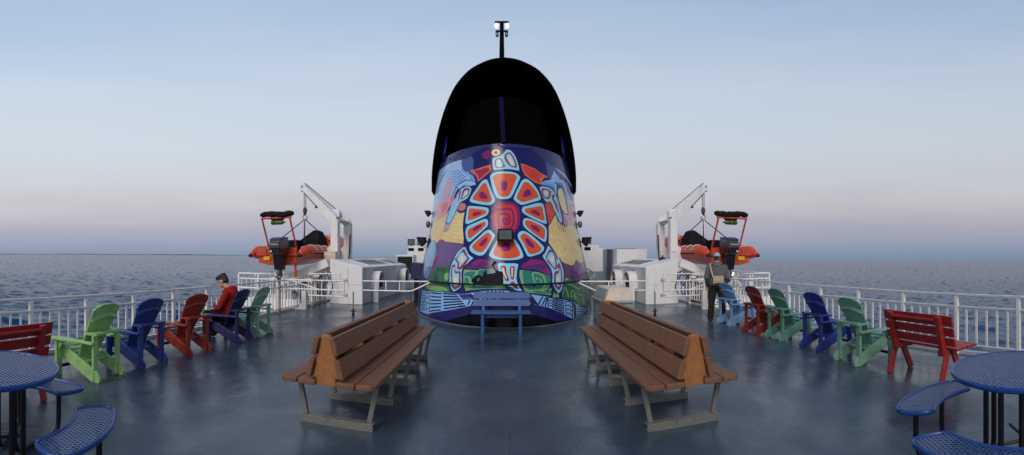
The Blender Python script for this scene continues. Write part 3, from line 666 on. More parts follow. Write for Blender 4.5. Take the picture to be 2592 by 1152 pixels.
petal([(370, 200), (390, 170), (480, 145), (600, 110), (690, 100), (740, 115), (765, 180), (790, 310), (810, 450), (800, 475), (750, 465), (620, 410), (480, 340), (390, 280), (365, 240)],
      [(415, 230), (440, 200), (560, 175), (680, 160), (725, 165), (740, 190), (755, 290), (775, 390), (760, 420), (700, 405), (560, 340), (440, 275)],
      [(525, 245), (560, 230), (620, 232), (660, 255), (690, 300), (685, 330), (640, 325), (570, 290), (530, 270)], 'D')
petal([(385, 430), (400, 390), (440, 375), (500, 385), (620, 430), (740, 490), (800, 550), (815, 620), (810, 740), (790, 795), (750, 795), (640, 720), (500, 620), (410, 540), (385, 480)],
      [(420, 440), (450, 410), (500, 415), (620, 465), (720, 520), (775, 570), (785, 640), (775, 730), (760, 755), (720, 740), (600, 660), (480, 560), (425, 490)],
      [(520, 510), (560, 495), (630, 525), (680, 570), (690, 610), (670, 630), (610, 600), (550, 555)], 'D')
petal([(290, 670), (330, 620), (380, 605), (440, 620), (520, 670), (640, 770), (750, 880), (765, 920), (745, 970), (680, 1020), (580, 1055), (510, 1070), (460, 1050), (410, 950), (340, 810), (300, 740)],
      [(340, 700), (370, 660), (420, 650), (480, 690), (600, 790), (700, 890), (720, 930), (700, 970), (620, 1010), (540, 1025), (490, 1010), (450, 930), (380, 800), (345, 740)],
      [(425, 745), (460, 740), (520, 790), (575, 860), (585, 900), (560, 915), (510, 890), (460, 840), (430, 790)], 'D')
def squircle(col, c, rx, ry, e=2.7):
    P = []
    for i in range(32):
        a = 2 * pi * i / 32; ca, sa = cos(a), sin(a)
        P.append((c[0] + rx * math.copysign(abs(ca) ** (2 / e), ca), c[1] + ry * math.copysign(abs(sa) ** (2 / e), sa)))
    poly(col, [('C', P)], False)
squircle('magenta', (1428, 360), 262, 290); squircle('ember', (1428, 372), 212, 252)
stroke('magenta', 'C', [(1180, 200), (1260, 215), (1360, 215), (1480, 206), (1545, 235), (1573, 330), (1577, 470), (1530, 545), (1431, 560), (1335, 545), (1303, 480), (1295, 370), (1310, 312), (1400, 303), (1462, 305), (1493, 345), (1497, 440), (1470, 483), (1405, 480), (1386, 440), (1386, 382), (1440, 376), (1446, 442), (1424, 446)], 34, k=2)
# --- head, eye and crest
poly('coral', [('A', [(790, 510), (900, 490), (1040, 440), (1160, 405), (1168, 500), (1130, 550), (1000, 660), (930, 720), (910, 640), (880, 590), (800, 530)])], False); poly('crimson', [('A', [(860, 515), (950, 500), (1060, 465), (1130, 465), (1130, 520), (1060, 580), (950, 670), (930, 600)])])
poly('coral', [('B', [(340, 385), (400, 400), (600, 480), (700, 560), (810, 610), (830, 640), (760, 650), (730, 700), (740, 740), (715, 770), (600, 730), (500, 660), (420, 600), (370, 500)])], False); poly('red', [('B', [(380, 430), (440, 435), (590, 495), (680, 560), (740, 610), (690, 650), (690, 735), (600, 700), (500, 630), (420, 540)])])
poly('ice', [('A', [(1190, 330), (1210, 290), (1320, 250), (1390, 200), (1430, 150), (1470, 135), (1530, 160), (1600, 250), (1650, 380), (1675, 510), (1620, 505), (1500, 490), (1359, 490), (1230, 500), (1205, 470)])])
poly('crimson', [('A', [(1225, 370), (1250, 310), (1310, 285), (1360, 300), (1390, 370), (1418, 430), (1400, 460), (1270, 470), (1240, 440)])]); poly('ice', [('A', [(1255, 370), (1275, 320), (1310, 308), (1345, 330), (1375, 400), (1370, 440), (1280, 450)])]); poly('cream', [('A', [(1292, 340), (1320, 330), (1330, 410), (1302, 425)])])
poly('crimson', [('B', [(45, 270), (70, 210), (120, 185), (170, 200), (230, 290), (270, 400), (270, 460), (240, 465), (160, 440), (100, 380), (60, 320)])]); poly('ice', [('B', [(82, 270), (100, 225), (130, 213), (170, 240), (215, 330), (240, 415), (230, 435), (170, 420), (115, 340)])]); poly('cream', [('B', [(120, 270), (150, 265), (180, 310), (205, 390), (180, 400), (150, 350)])])
poly('magenta', [('A', [(1000, 230), (1040, 180), (1135, 150), (1130, 290), (1080, 310), (1030, 290)])])
ell('red', 'A', (1253, 187), 90, 66, -.15); ell('cream', 'A', (1255, 187), 74, 54, -.15); ell('navy', 'A', (1254, 188), 33, 27)
# --- fore flippers
poly('navy', [('C', [(555, 215), (560, 150), (600, 95), (680, 80), (725, 130), (700, 250), (620, 285), (575, 262)])]); poly('rose', [('C', [(570, 180), (600, 120), (650, 100), (708, 130), (700, 200), (650, 240), (590, 230)])])
poly('sky_deep', [('A', [(640, 815), (520, 1000), (430, 1180), (360, 1390), (340, 1480), (430, 1480), (520, 1300), (600, 1130)])])
poly('ice', [('A', [(640, 840), (700, 808), (770, 805), (810, 850), (790, 920), (740, 1010), (640, 1070), (590, 1110), (540, 1220), (480, 1350), (430, 1440), (395, 1468), (370, 1440), (385, 1370), (430, 1230), (520, 1050), (570, 930), (610, 880)])])
poly('crimson', [('A', [(650, 900), (680, 840), (760, 830), (780, 870), (760, 950), (700, 1000), (630, 1040), (612, 1020), (640, 940)])]); poly('ice', [('A', [(690, 885), (745, 870), (755, 910), (720, 965), (650, 1010), (640, 995), (668, 950)])]); ell('cream', 'A', (708, 932), 22, 30)
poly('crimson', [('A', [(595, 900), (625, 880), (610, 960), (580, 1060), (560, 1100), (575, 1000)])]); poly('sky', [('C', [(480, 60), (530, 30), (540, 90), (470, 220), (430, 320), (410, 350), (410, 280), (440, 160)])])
for dx in (0, 30, 62, 90): stroke('sky_deep', 'C', [(345 + dx, 480), (325 + dx * .8, 560), (305 + dx * .55, 620 + dx * .1)], 11)
poly('sky_deep', [('B', [(735, 775), (755, 705), (900, 680), (1000, 655), (1120, 700), (1160, 790), (1190, 950), (1230, 1100), (1180, 1000), (1090, 830), (1030, 800), (1000, 860), (1000, 1000), (900, 850), (830, 800)])])
for i in range(4): stroke('wave', 'B', [(745 + i * 26, 770 + i * 10), (770 + i * 26, 716 + i * 14), (890 + i * 10, 690 + i * 12), (990, 665 + i * 16), (1100 + i * 10, 700 + i * 22), (1150 + i * 8, 790 + i * 40)], 13)
for i in range(5): stroke('wave', 'B', [(860 + i * 24, 790 + i * 5), (930 + i * 14, 730 + i * 12), (965 + i * 5, 860 + i * 30), (990 + i * 4, 990 + i * 30)], 10)
for i in range(5): stroke('wave', 'B', [(1100 + i * 14, 730 + i * 14), (1140 + i * 10, 830 + i * 20), (1190 + i * 6, 980 + i * 10), (1220 + i * 4, 1130)], 9)
poly('navy', [('B', [(990, 790), (1030, 770), (1090, 800), (1140, 930), (1180, 1100), (1205, 1300), (1150, 1310), (1080, 1240), (1030, 1110), (1000, 950)])])
poly('yellow_light', [('B', [(1018, 880), (1045, 832), (1085, 850), (1130, 960), (1165, 1120), (1190, 1285), (1150, 1290), (1100, 1230), (1055, 1120), (1025, 980)])])
poly('pink', [('D', [(1210, 150), (1320, 60), (1335, 300), (1300, 480), (1220, 490)])])
poly('rose', [('D', [(1060, 210), (1130, 320), (1200, 460), (1175, 545), (1120, 450), (1075, 330)])])
poly('red', [('D', [(785, 125), (845, 92), (900, 110), (965, 255), (930, 350), (890, 440), (845, 470), (820, 330)])]); stroke('coral', 'D', [(820, 160), (880, 260), (930, 310)], 14); stroke('coral', 'D', [(830, 260), (880, 330), (900, 390)], 12)
poly('navy', [('B', [(680, 830), (720, 790), (800, 780), (890, 830), (970, 910), (1030, 1040), (1080, 1200), (1115, 1400), (1085, 1490), (1040, 1450), (990, 1330), (940, 1220), (880, 1100), (800, 1090), (740, 1000)])])
poly('ice', [('B', [(690, 830), (720, 802), (790, 808), (880, 840), (950, 910), (1010, 1040), (1050, 1200), (1090, 1400), (1070, 1462), (1040, 1420), (1000, 1332), (950, 1222), (900, 1102), (860, 1077), (800, 1077), (750, 1000), (710, 900)])])
poly('crimson', [('B', [(715, 860), (740, 830), (830, 850), (890, 890), (895, 920), (870, 1010), (820, 1035), (760, 1000), (720, 920)])]); poly('ice', [('B', [(747, 890), (770, 867), (840, 882), (852, 930), (840, 985), (800, 1000), (757, 950)])]); ell('cream', 'B', (800, 925), 24, 32)
poly('crimson', [('B', [(900, 1000), (930, 940), (965, 970), (945, 1020), (990, 1110), (1040, 1250), (1015, 1270), (950, 1120)])]); poly('lilac', [('B', [(985, 1060), (1010, 1080), (1050, 1240), (1070, 1400), (1040, 1330)])])
for dx in (0, 40, 75, 105): stroke('navy', 'D', [(1010 + dx, 440 - dx * .3), (1030 + dx * .95, 530), (1045 + dx, 590 + (dx > 0) * 40)], 9)
# --- hind legs and tail
poly('navy', [('C', [(670, 880), (740, 930), (790, 1030), (870, 1110)]), ('E', [(900, 40), (800, 120), (740, 190), (720, 270), (730, 450), (770, 570), (600, 590), (530, 585), (500, 470), (490, 330), (510, 150), (570, 20)])])
poly('ice', [('C', [(690, 895), (720, 940), (760, 1030), (845, 1098)]), ('E', [(880, 38), (800, 110), (730, 180), (705, 260), (705, 450), (680, 510), (600, 565), (560, 560), (520, 470), (510, 330), (530, 160), (590, 20)]), ('C', [(560, 1000), (640, 920)])])
poly('crimson', [('C', [(680, 930), (700, 960), (740, 1050), (780, 1100)]), ('E', [(830, 45), (740, 170), (680, 215), (630, 190), (640, 110), (590, 40)]), ('C', [(545, 1085), (630, 970)])]); poly('ice', [('C', [(650, 990), (690, 1040), (735, 1100)]), ('E', [(770, 60), (700, 145), (660, 170), (670, 110), (625, 30)]), ('C', [(560, 1100), (600, 1030)])]); ell('cream', 'E', (710, 45), 30, 46)
poly('crimson', [('E', [(545, 160), (580, 125), (605, 140), (600, 200), (620, 240), (690, 245), (690, 350), (695, 440), (670, 490), (610, 540), (570, 530), (540, 450), (530, 300)])]); poly('ice', [('E', [(560, 190), (590, 170), (585, 230), (610, 280), (660, 272), (660, 400), (660, 450), (620, 490), (590, 490), (560, 430), (555, 300)])]); ell('cream', 'E', (610, 375), 30, 48)
poly('navy', [('D', [(820, 890), (850, 860), (920, 950), (990, 1040), (1040, 1145)]), ('G', [(905, 0), (950, 100), (990, 220), (995, 340), (975, 460), (935, 640), (880, 640), (780, 600), (790, 470), (775, 290), (740, 170), (660, 60), (620, 0)]), ('D', [(735, 1090), (730, 1050), (780, 980)])])
for x_ in (830, 880): poly('leaf', [('G', [(x_ - 30, 625), (x_ - 10, 580), (x_ + 5, 560), (x_ + 20, 640)])])
poly('ice', [('D', [(830, 890), (850, 875), (900, 950), (960, 1040), (1010, 1140)]), ('G', [(885, 12), (930, 100), (968, 220), (973, 340), (958, 440), (938, 520), (908, 562), (880, 558), (822, 480), (797, 400), (800, 290), (770, 180), (690, 62), (645, 5)]), ('D', [(748, 1080), (745, 1050), (790, 990)])])
poly('crimson', [('D', [(870, 935), (930, 1010), (980, 1100)]), ('G', [(852, 20), (870, 150), (855, 205), (800, 170), (720, 80), (690, 5)]), ('D', [(790, 1090), (800, 1060)])]); poly('ice', [('D', [(890, 990), (940, 1050)]), ('G', [(825, 10), (845, 110), (838, 172), (800, 140), (742, 60)]), ('D', [(822, 1110), (832, 1050)])]); ell('cream', 'G', (795, 40), 28, 46)
poly('crimson', [('G', [(880, 110), (910, 105), (930, 160), (950, 250), (955, 370), (930, 480), (900, 525), (850, 480), (820, 390), (830, 240), (880, 225), (900, 200), (870, 160)])]); poly('ice', [('G', [(912, 180), (930, 260), (930, 380), (910, 460), (880, 470), (852, 400), (857, 290), (900, 250)])]); ell('cream', 'G', (890, 352), 20, 40)
poly('ice', [('E', [(1300, 112), (1340, 102), (1431, 105)]), ('G', [(60, 105), (200, 103), (262, 118), (240, 220), (230, 340), (250, 430), (320, 540), (230, 530), (150, 480), (90, 460), (40, 410)]), ('E', [(1400, 470), (1330, 240), (1300, 170)])], False)
poly('crimson', [('E', [(1340, 165), (1380, 140)]), ('G', [(0, 140), (40, 140), (70, 170), (80, 270), (120, 370), (60, 380), (30, 300)]), ('E', [(1390, 240), (1345, 200)])]); poly('cream', [('G', [(8, 182), (35, 175), (45, 230), (80, 340), (58, 335), (20, 240)])])
poly('crimson', [('G', [(130, 170), (150, 150), (195, 155), (205, 180), (190, 350), (165, 360), (145, 340), (125, 230)])]); poly('cream', [('G', [(150, 185), (165, 170), (178, 185), (170, 315), (155, 310)])]); poly('crimson', [('G', [(130, 420), (150, 400), (200, 400), (260, 500), (230, 510), (170, 460)])])
for P in ([(795, 480), (740, 500), (710, 545)], [(770, 450), (830, 470)]): stroke('navy', 'G', P, 16)
# dark paint shape beside the tail
poly('silhouette', [('E', [(860, 400), (890, 355), (940, 312), (1000, 300), (1045, 325), (1058, 330), (1060, 270), (1090, 235), (1122, 197), (1115, 240), (1130, 283), (1200, 275), (1258, 260), (1282, 212), (1310, 237), (1380, 240), (1392, 300), (1395, 472), (1340, 482), (1050, 480), (900, 455), (880, 420)])], False)
poly('silhouette', [('E', [(1180, 170), (1230, 80), (1270, 72), (1292, 92), (1240, 142), (1262, 215), (1290, 230), (1275, 250), (1240, 210), (1220, 150)])], False); ell('teal', 'E', (980, 375), 18, 32, .4)

def mural():
    V, E_, F_ = [], [], []
    allp = [('navy', [(-PH * US, .015), (PH * US, .015), (PH * US, ZT - .004), (-PH * US, ZT - .004)])] + POLYS
    for col, P in allp:
        Q = []
        for p in P:
            p = (max(-PH * US, min(PH * US, p[0])), max(.015, min(ZT - .004, p[1])))
            if not Q or hypot(p[0] - Q[-1][0], p[1] - Q[-1][1]) > 1e-4: Q.append(p)
        if len(Q) > 2 and hypot(Q[0][0] - Q[-1][0], Q[0][1] - Q[-1][1]) < 1e-4: Q.pop()
        n = len(V); V += [Vector(p) for p in Q]
        F_.append(list(range(n, n + len(Q))) if len(Q) > 2 else [])
    keep = [i for i, f in enumerate(F_) if f]; cols = [allp[i][0] for i in keep]; F_ = [F_[i] for i in keep]
    d = .085; nx = int(2 * PH * US / d); nz_ = int((ZT - .02) / d)
    for i in range(1, nx):
        for j in range(1, nz_):
            V.append(Vector((-PH * US + 2 * PH * US * (i + .5 * (j % 2)) / (nx + .5), .015 + (ZT - .02) * j / nz_)))
    edges = [(f[i], f[(i + 1) % len(f)]) for f in F_ for i in range(len(f))]
    ov, oe, of, _, _, _ = geometry.delaunay_2d_cdt(V, edges, [], 0, 1e-5, False)
    me = bpy.data.meshes.new('mural'); me.from_pydata([fpt(p[0] / US, p[1], .004) for p in ov], [], [tuple(f) for f in of])
    names = list(PAL); idx = {k: i for i, k in enumerate(names)}
    for k in names: me.materials.append(PAL[k])
    ctr = np.array([[sum(ov[i][0] for i in f) / len(f), sum(ov[i][1] for i in f) / len(f)] for f in of])
    mi = np.full(len(of), idx['navy'], dtype=np.int32)
    for f, c in zip(F_, cols):
        P = np.array([V[i][:2] for i in f]); lo, hi = P.min(0), P.max(0)
        k = np.nonzero(((ctr >= lo) & (ctr <= hi)).all(1))[0]
        if not len(k): continue
        x, y = ctr[k, 0], ctr[k, 1]; inside = np.zeros(len(k), bool)
        for (x0, y0), (x1, y1) in zip(P, np.roll(P, -1, 0)):
            if y0 != y1: inside ^= ((y0 > y) != (y1 > y)) & (x < (x1 - x0) * (y - y0) / (y1 - y0) + x0)
        mi[k[inside]] = idx[c]
    me.polygons.foreach_set('material_index', mi); me.polygons.foreach_set('use_smooth', [True] * len(of))
    # outward facing
    if len(me.polygons) and (me.polygons[0].normal.dot(Vector((me.polygons[0].center.x, me.polygons[0].center.y - FY, 0))) < 0): me.flip_normals()
    o = bpy.data.objects.new('mural', me); COL.objects.link(o); o.parent = funnel
    o['label'] = 'colourful turtle mural with an orange and blue ringed shell'
    return o
mural()

# ------------------------------------------------------------------ adirondack chairs (local +x is forwards, rear feet at x = 0)
def make_chair(name, label, pm, loc, rz, group):
    t = thing(name, label, 'chair', loc, rz, group)
    for s in (-1, 1):
        y = s * .245
        prof = [(-.02, 0), (.10, 0), (.66, .255), (.66, .40), (.57, .395), (.02, .135), (-.035, .06)]      # sloping side rail, its rear end is the foot
        mb = MB(); mb.prism([(x, y - .018, z) for x, z in prof], (0, .036, 0)); mb.build('side_rail', pm, t, bevel=.006)
        mb = MB(); mb.bx(.055, .090, y - s * .058, y + s * .028, 0.02, .574); mb.build('rear_post', pm, t, bevel=.006)
        mb = MB(); mb.bx(.60, .64, y + s * .021, y + s * .125, 0, .475); mb.build('front_leg', pm, t, bevel=.006)
        mb = MB(); P = [(.03, .245), (.03, .305), (.30, .315), (.52, .365), (.68, .375), (.725, .345), (.725, .265), (.68, .225), (.50, .23), (.30, .24)]
        mb.prism([(x, s * (yy + .03), .475) for x, yy in (P if s > 0 else P[::-1])], (0, 0, .03)); mb.build('arm', pm, t, bevel=.006)
        mb = MB(); mb.prism([(.50, s * .315, .474), (.60, s * .315, .474), (.60, s * .315, .34)], (0, .03, 0)); mb.build('arm_bracket', pm, t)
    # rear shelf with a curved cut-out that holds the back
    mb = MB(); outer = [(.02, -.262), (.02, .262), (.13, .27), (.185, .262)]; curve = [(.185 - .085 * (1 - (y / .26) ** 2), y) for y in [.26 - .52 * i / 12 for i in range(13)]]
    mb.prism([(x, y, .575) for x, y in reversed(outer + curve + [(.185, -.262), (.13, -.27)])], (0, 0, .032)); mb.build('shelf', pm, t, bevel=.006)
    # fanned back: five tapered slats along a shallow curve
    def bp(u, v):       # u across -1..1, v up 0..1
        wid = .19 + .085 * v; x = .375 - .345 * v + .05 * u * u
        top = .968 - .055 * u * u - .028 * abs(u) ** 6
        return Vector((x, u * wid, .215 + (top - .215) * v))
    e = [-1, -.605, -.2, .2, .605, 1]
    mb = MB()
    for k in range(5):
        u0, u1 = e[k] + .020, e[k + 1] - .020; vs = []; q = 6
        for i in range(q + 1):
            for u in (u0, (u0 + u1) / 2, u1):
                for d in (0, .022): vs.append(bp(u, i / q) + Vector((-d, 0, -d * .35)))
        fs = []
        for i in range(q):
            a, b = i * 6, (i + 1) * 6
            fs += [(a, a + 2, b + 2, b), (a + 2, a + 4, b + 4, b + 2), (a + 1, b + 1, b + 3, a + 3), (a + 3, b + 3, b + 5, a + 5), (a, b, b + 1, a + 1), (a + 4, a + 5, b + 5, b + 4)]
        fs += [(0, 1, 3, 2), (2, 3, 5, 4), (q * 6, q * 6 + 2, q * 6 + 3, q * 6 + 1), (q * 6 + 2, q * 6 + 4, q * 6 + 5, q * 6 + 3)]
        mb.add(vs, fs)
    mb.build('back', pm, t, bevel=.004)
    mb = MB(); q = 12; vs = []; fs = []
    for i in range(q + 1):
        u = -.95 + 1.9 * i / q; p = bp(u, .80); z0 = .215 + (.955 - .215) * .80
        p.z = z0 - .05 * u * u
        for dx, dz in ((-.020, -.022), (-.020, .022), (-.048, .022), (-.048, -.022)): vs.append(p + Vector((dx, 0, dz)))
    for i in range(q):
        for k in range(4): fs.append((i * 4 + k, i * 4 + (k + 1) % 4, i * 4 + 4 + (k + 1) % 4, i * 4 + 4 + k))
    fs += [(0, 3, 2, 1), (q * 4, q * 4 + 1, q * 4 + 2, q * 4 + 3)]
    mb.add(vs, fs); mb.build('batten', pm, t, bevel=.004)
    # seat: slats following the side rails, rolled over at the front
    mb = MB()
    for k in range(7):
        f = k / 6; x = .27 + .40 * f; z = .212 + .205 * f - .012 * sin(pi * f); a = radians(24) if k < 6 else radians(-25)
        mb.box((x, 0, z), (.057, .50, .022), Matrix.Rotation(-a, 3, 'Y'))
    mb.build('seat', pm, t, bevel=.004)
    mb = MB(); mb.bx(.605, .625, -.25, .25, .10, .14); mb.build('stretcher', M['rubber'], t)
    return t
chairs_l = [('light green adirondack chair, nearest the camera in the row along the port rail', (.28, .48, .17), -4.333, 3.328, 194.5),
            ('bright blue adirondack chair between the light green and the red one', (.017, .045, .20), -4.449, 4.215, 186),
            ('bright red adirondack chair facing the port rail beside the seated person', (.26, .028, .014), -4.447, 5.22, 180.5),
            ('dark navy adirondack chair in which the person in red sits', (.014, .018, .085), -4.45, 6.50, 187),
            ('pale mint green adirondack chair at the far end of the row behind the seated person', (.21, .37, .26), -4.457, 7.22, 184)]
chairs_r = [('pale sage green adirondack chair beside the red bench on the starboard side', (.15, .30, .21), 4.455, 4.38, -8),
            ('royal blue adirondack chair between two green chairs on the starboard side', (.012, .028, .18), 4.685, 5.45, -6),
            ('sea green adirondack chair between the royal blue and the dark red chair', (.09, .22, .165), 4.724, 6.55, -4),
            ('dark red adirondack chair between the sea green and the light blue chair', (.17, .018, .012), 4.71, 7.35, -2),
            ('light blue adirondack chair in front of the standing person with the shoulder bag', (.15, .27, .45), 4.78, 8.555, 3)]
first = None
for side, rows in (('port', chairs_l), ('starboard', chairs_r)):
    for label, c, x, y, a in rows:
        pm = chair_paint('chair_paint', c); g = 'adirondack chairs in a row facing the %s rail' % side
        if first is None: first = make_chair('adirondack_chair', label, pm, (x, y, 0), radians(a), g); pm0 = pm
        else:
            o = copy_tree(first); o.location = (x, y, 0); o.rotation_euler = (0, 0, radians(a)); o['label'] = label; o['group'] = g
            done = {}
            for ch in kids(o):
                if ch.data.materials[0] == pm0:
                    ch.data = ch.data.copy(); ch.data.materials[0] = pm

# ------------------------------------------------------------------ long double-sided benches
def make_long_bench(label, x, y):
    t = thing('long_bench', label, 'bench', (x, y, 0), 0, 'long double sided benches on the deck')
    Ln = 3.22
    for s in (-1, 1):
        for a, b in ((.095, .268), (.278, .448)):
            y0 = 0
            P = [(s * a, y0), (s * b, y0), (s * b, Ln), (s * a, Ln)]
            if b > .4: P = [(s * a, y0), (s * (b - .035), y0), (s * b, y0 + .035), (s * b, Ln - .035), (s * (b - .035), Ln), (s * a, Ln)]
            if s < 0: P = P[::-1]
            mb = MB(); mb.prism([(px, py, .432) for px, py in P], (0, 0, .048)); mb.build('seat_board', M['board'], t, bevel=.009)
        for z0, z1, x0, x1 in ((.505, .665, .132, .092), (.70, .855, .084, .046)):
            d = Vector((x1 - x0, 0, z1 - z0)).normalized(); nrm = Vector((d.z, 0, -d.x)) * .048
            P = [Vector((x0, -.02, z0)), Vector((x0, -.02, z0)) + nrm, Vector((x1, -.02, z1)) + nrm, Vector((x1, -.02, z1))]
            P = [Vector((s * p.x, p.y, p.z)) for p in P]
            if s < 0: P = P[::-1]
            mb = MB(); mb.prism(P, (0, Ln + .02, 0)); mb.build('back_board', M['board'], t, bevel=.008)
    ys = [.02, .74, 1.46, 2.18, 2.90]
    for i, yy in enumerate(ys + [Ln - .06]):     # back supports between the boards
        wd = .045
        P = [(-.088, yy, .432), (.088, yy, .432), (.090, yy, .500), (.122, yy, .505), (.088, yy, .672), (.078, yy, .70), (.044, yy, .865), (.030, yy, .872), (-.030, yy, .872), (-.044, yy, .865), (-.078, yy, .70), (-.088, yy, .672), (-.122, yy, .505), (-.090, yy, .500)]
        if 0 < i < 5: P = [(x, y_, min(z, .80)) for x, y_, z in P]
        mb = MB(); mb.prism(P, (0, wd, 0)); mb.build('back_support', M['board_end'], t, bevel=.006)
    for yy in (.27, .97, 1.68, 2.40, 3.02):
        f = MB(); f.bx(-.40, .40, yy - .025, yy + .025, .395, .428); fr = f.build('crossbar', M['galv'], t, bevel=.004)
        for s in (-1, 1):
            g = MB(); g.beam((s * .385, yy, .40), (s * .315, yy, .070), .018, .046, up=(1, 0, 0)); g.beam((s * .372, yy + .02, .40), (s * .302, yy + .02, .070), .040, .008, up=(1, 0, 0)); g.build('leg', M['galv'], t, bevel=.003)
        g = MB(); g.bx(-.355, .355, yy - .035, yy - .027, .0, .070); g.bx(-.36, .36, yy - .0268, yy + .045, .061, .069); g.bx(-.35, .35, yy - .0268, yy + .045, .001, .009); g.build('base_channel', M['galv'], t, bevel=.002)
    return t
lb = make_long_bench('long brown double sided bench near the blue picnic table, left of the funnel', -1.50, 3.38)
o = copy_tree(lb); o.location = (1.60, 3.35, 0); o['label'] = 'long brown double sided bench right of the funnel, beside the beige locker'

# ------------------------------------------------------------------ red garden benches (local +x forwards, back at x = 0)
def make_red_bench(label, loc, rz):
    t = thing('garden_bench', label, 'bench', loc, rz, 'red benches facing the rails'); m = M['red_bench']; W = .575
    for s in (-1, 1):
        y = s * .40
        mb = MB(); mb.prism([(.02, y - .035, .33), (.11, y - .035, .33), (-.01, y - .035, .825), (-.09, y - .035, .825)], (0, .07, 0)); mb.build('upright', m, t, bevel=.006)
        for (xa, xb) in ((.10, -.03), (.20, .40)):
            mb = MB(); mb.beam((xa, y + s * .036, .40), (xb, y + s * .036, 0), .04, .085, up=(1, 0, 0)); mb.build('leg', m, t, bevel=.006)
        mb = MB(); mb.bx(.02, .50, y - s * .06, y - s * .02, .33, .40); mb.build('seat_rail', m, t, bevel=.005)
    for z0, z1 in ((.455, .56), (.58, .69), (.705, .84)):
        mb = MB(); xa, xb = .10 - (z0 - .33) * .245, .10 - (z1 - .33) * .245
        mb.prism([(xa + .002, -W, z0), (xa + .032, -W, z0), (xb + .032, -W, z1), (xb + .002, -W, z1)], (0, 2 * W, 0)); mb.build('back_board', m, t, bevel=.006)
    mb = MB(); mb.bx(-.080, -.015, -.36, .36, .765, .795); mb.build('cross_rail', m, t, bevel=.005)
    for x0 in (.10, .215, .33, .445):
        mb = MB(); mb.bx(x0, x0 + .10, -W - .01, W + .01, .402, .436); mb.build('seat_board', m, t, bevel=.006)
    return t
rb = make_red_bench('red wooden bench behind the blue picnic table at the starboard rail', (4.50, 3.16, 0), radians(-6))
o = copy_tree(rb); o.location = (-4.02, 1.78, 0); o.rotation_euler = (0, 0, radians(189)); o['label'] = 'red wooden bench half hidden by the blue picnic table at the port rail'

# ------------------------------------------------------------------ blue slatted bench in front of the funnel (faces the camera)
t = thing('slatted_bench', 'blue slatted bench standing with its back against the funnel', 'bench', (-.055, 8.75, 0)); m = M['blue_bench']
for z0, z1, y_ in ((.51, .645, .36), (.665, .80, .40)):
    mb = MB(); mb.prism([(-.60, y_, z0), (-.60, y_ + .025, z0), (-.60, y_ + .06, z1), (-.60, y_ + .035, z1)], (1.2, 0, 0)); mb.build('back_board', m, t, bevel=.005)
for y_ in (-.08, .045, .17, .29):
    mb = MB(); mb.bx(-.62, .60, y_, y_ + .105, .392, .422); mb.build('seat_board', m, t, bevel=.005)
for s in (-1, 1):
    x = -.0 + s * .385
    mb = MB(); mb.bx(x - .03, x + .03, -.06, .0, 0, .391); mb.build('front_leg', m, t, bevel=.004)
    mb = MB(); mb.prism([(x - .025, .30, 0), (x - .025, .36, 0), (x - .025, .385, .40), (x - .025, .475, .78), (x - .025, .44, .78), (x - .025, .335, .40)], (.05, 0, 0)); mb.build('rear_leg', m, t, bevel=.004)
    mb = MB(); mb.bx(x - s * .031 - .02, x - s * .031 + .02, .001, .33, .33, .391); mb.build('side_brace', m, t, bevel=.004)
mb = MB(); mb.bx(-.33, .33, .05, .08, .30, .388); mb.build('apron', m, t, bevel=.004)

# ------------------------------------------------------------------ picnic tables of coated expanded metal
def chaikin(P, k=2):
    for _ in range(k):
        Q = []
        for i in range(len(P)):
            a, b = P[i], P[(i + 1) % len(P)]
            Q += [(a[0] * .75 + b[0] * .25, a[1] * .75 + b[1] * .25), (a[0] * .25 + b[0] * .75, a[1] * .25 + b[1] * .75)]
        P = Q
    return P
def inset(P, d):
    n = len(P); Q = []
    for i in range(n):
        a, b, c = P[i - 1], P[i], P[(i + 1) % n]
        t1 = Vector((c[0] - a[0], c[1] - a[1])).normalized(); Q.append((b[0] - t1.y * d, b[1] + t1.x * d))
    return Q
def lattice(mb, P, sp, ang, z, wd=.0055, th=.005):
    for q, a in enumerate((ang, -ang)):
        ca, sa = cos(a), sin(a); R = [(x * ca + y * sa, -x * sa + y * ca) for x, y in P]
        lo = min(y for _, y in R); hi = max(y for _, y in R); k = lo + sp / 2
        while k < hi:
            xs = []
            for i in range(len(R)):
                (x0, y0), (x1, y1) = R[i], R[(i + 1) % len(R)]
                if (y0 > k) != (y1 > k): xs.append(x0 + (x1 - x0) * (k - y0) / (y1 - y0))
            xs.sort()
            for i in range(0, len(xs) - 1, 2):
                p = [(xs[i], k - wd / 2), (xs[i + 1], k - wd / 2), (xs[i + 1], k + wd / 2), (xs[i], k + wd / 2)]
                mb.prism([(x * ca - y * sa, x * sa + y * ca, z + q * .0015) for x, y in p], (0, 0, th))
            k += sp
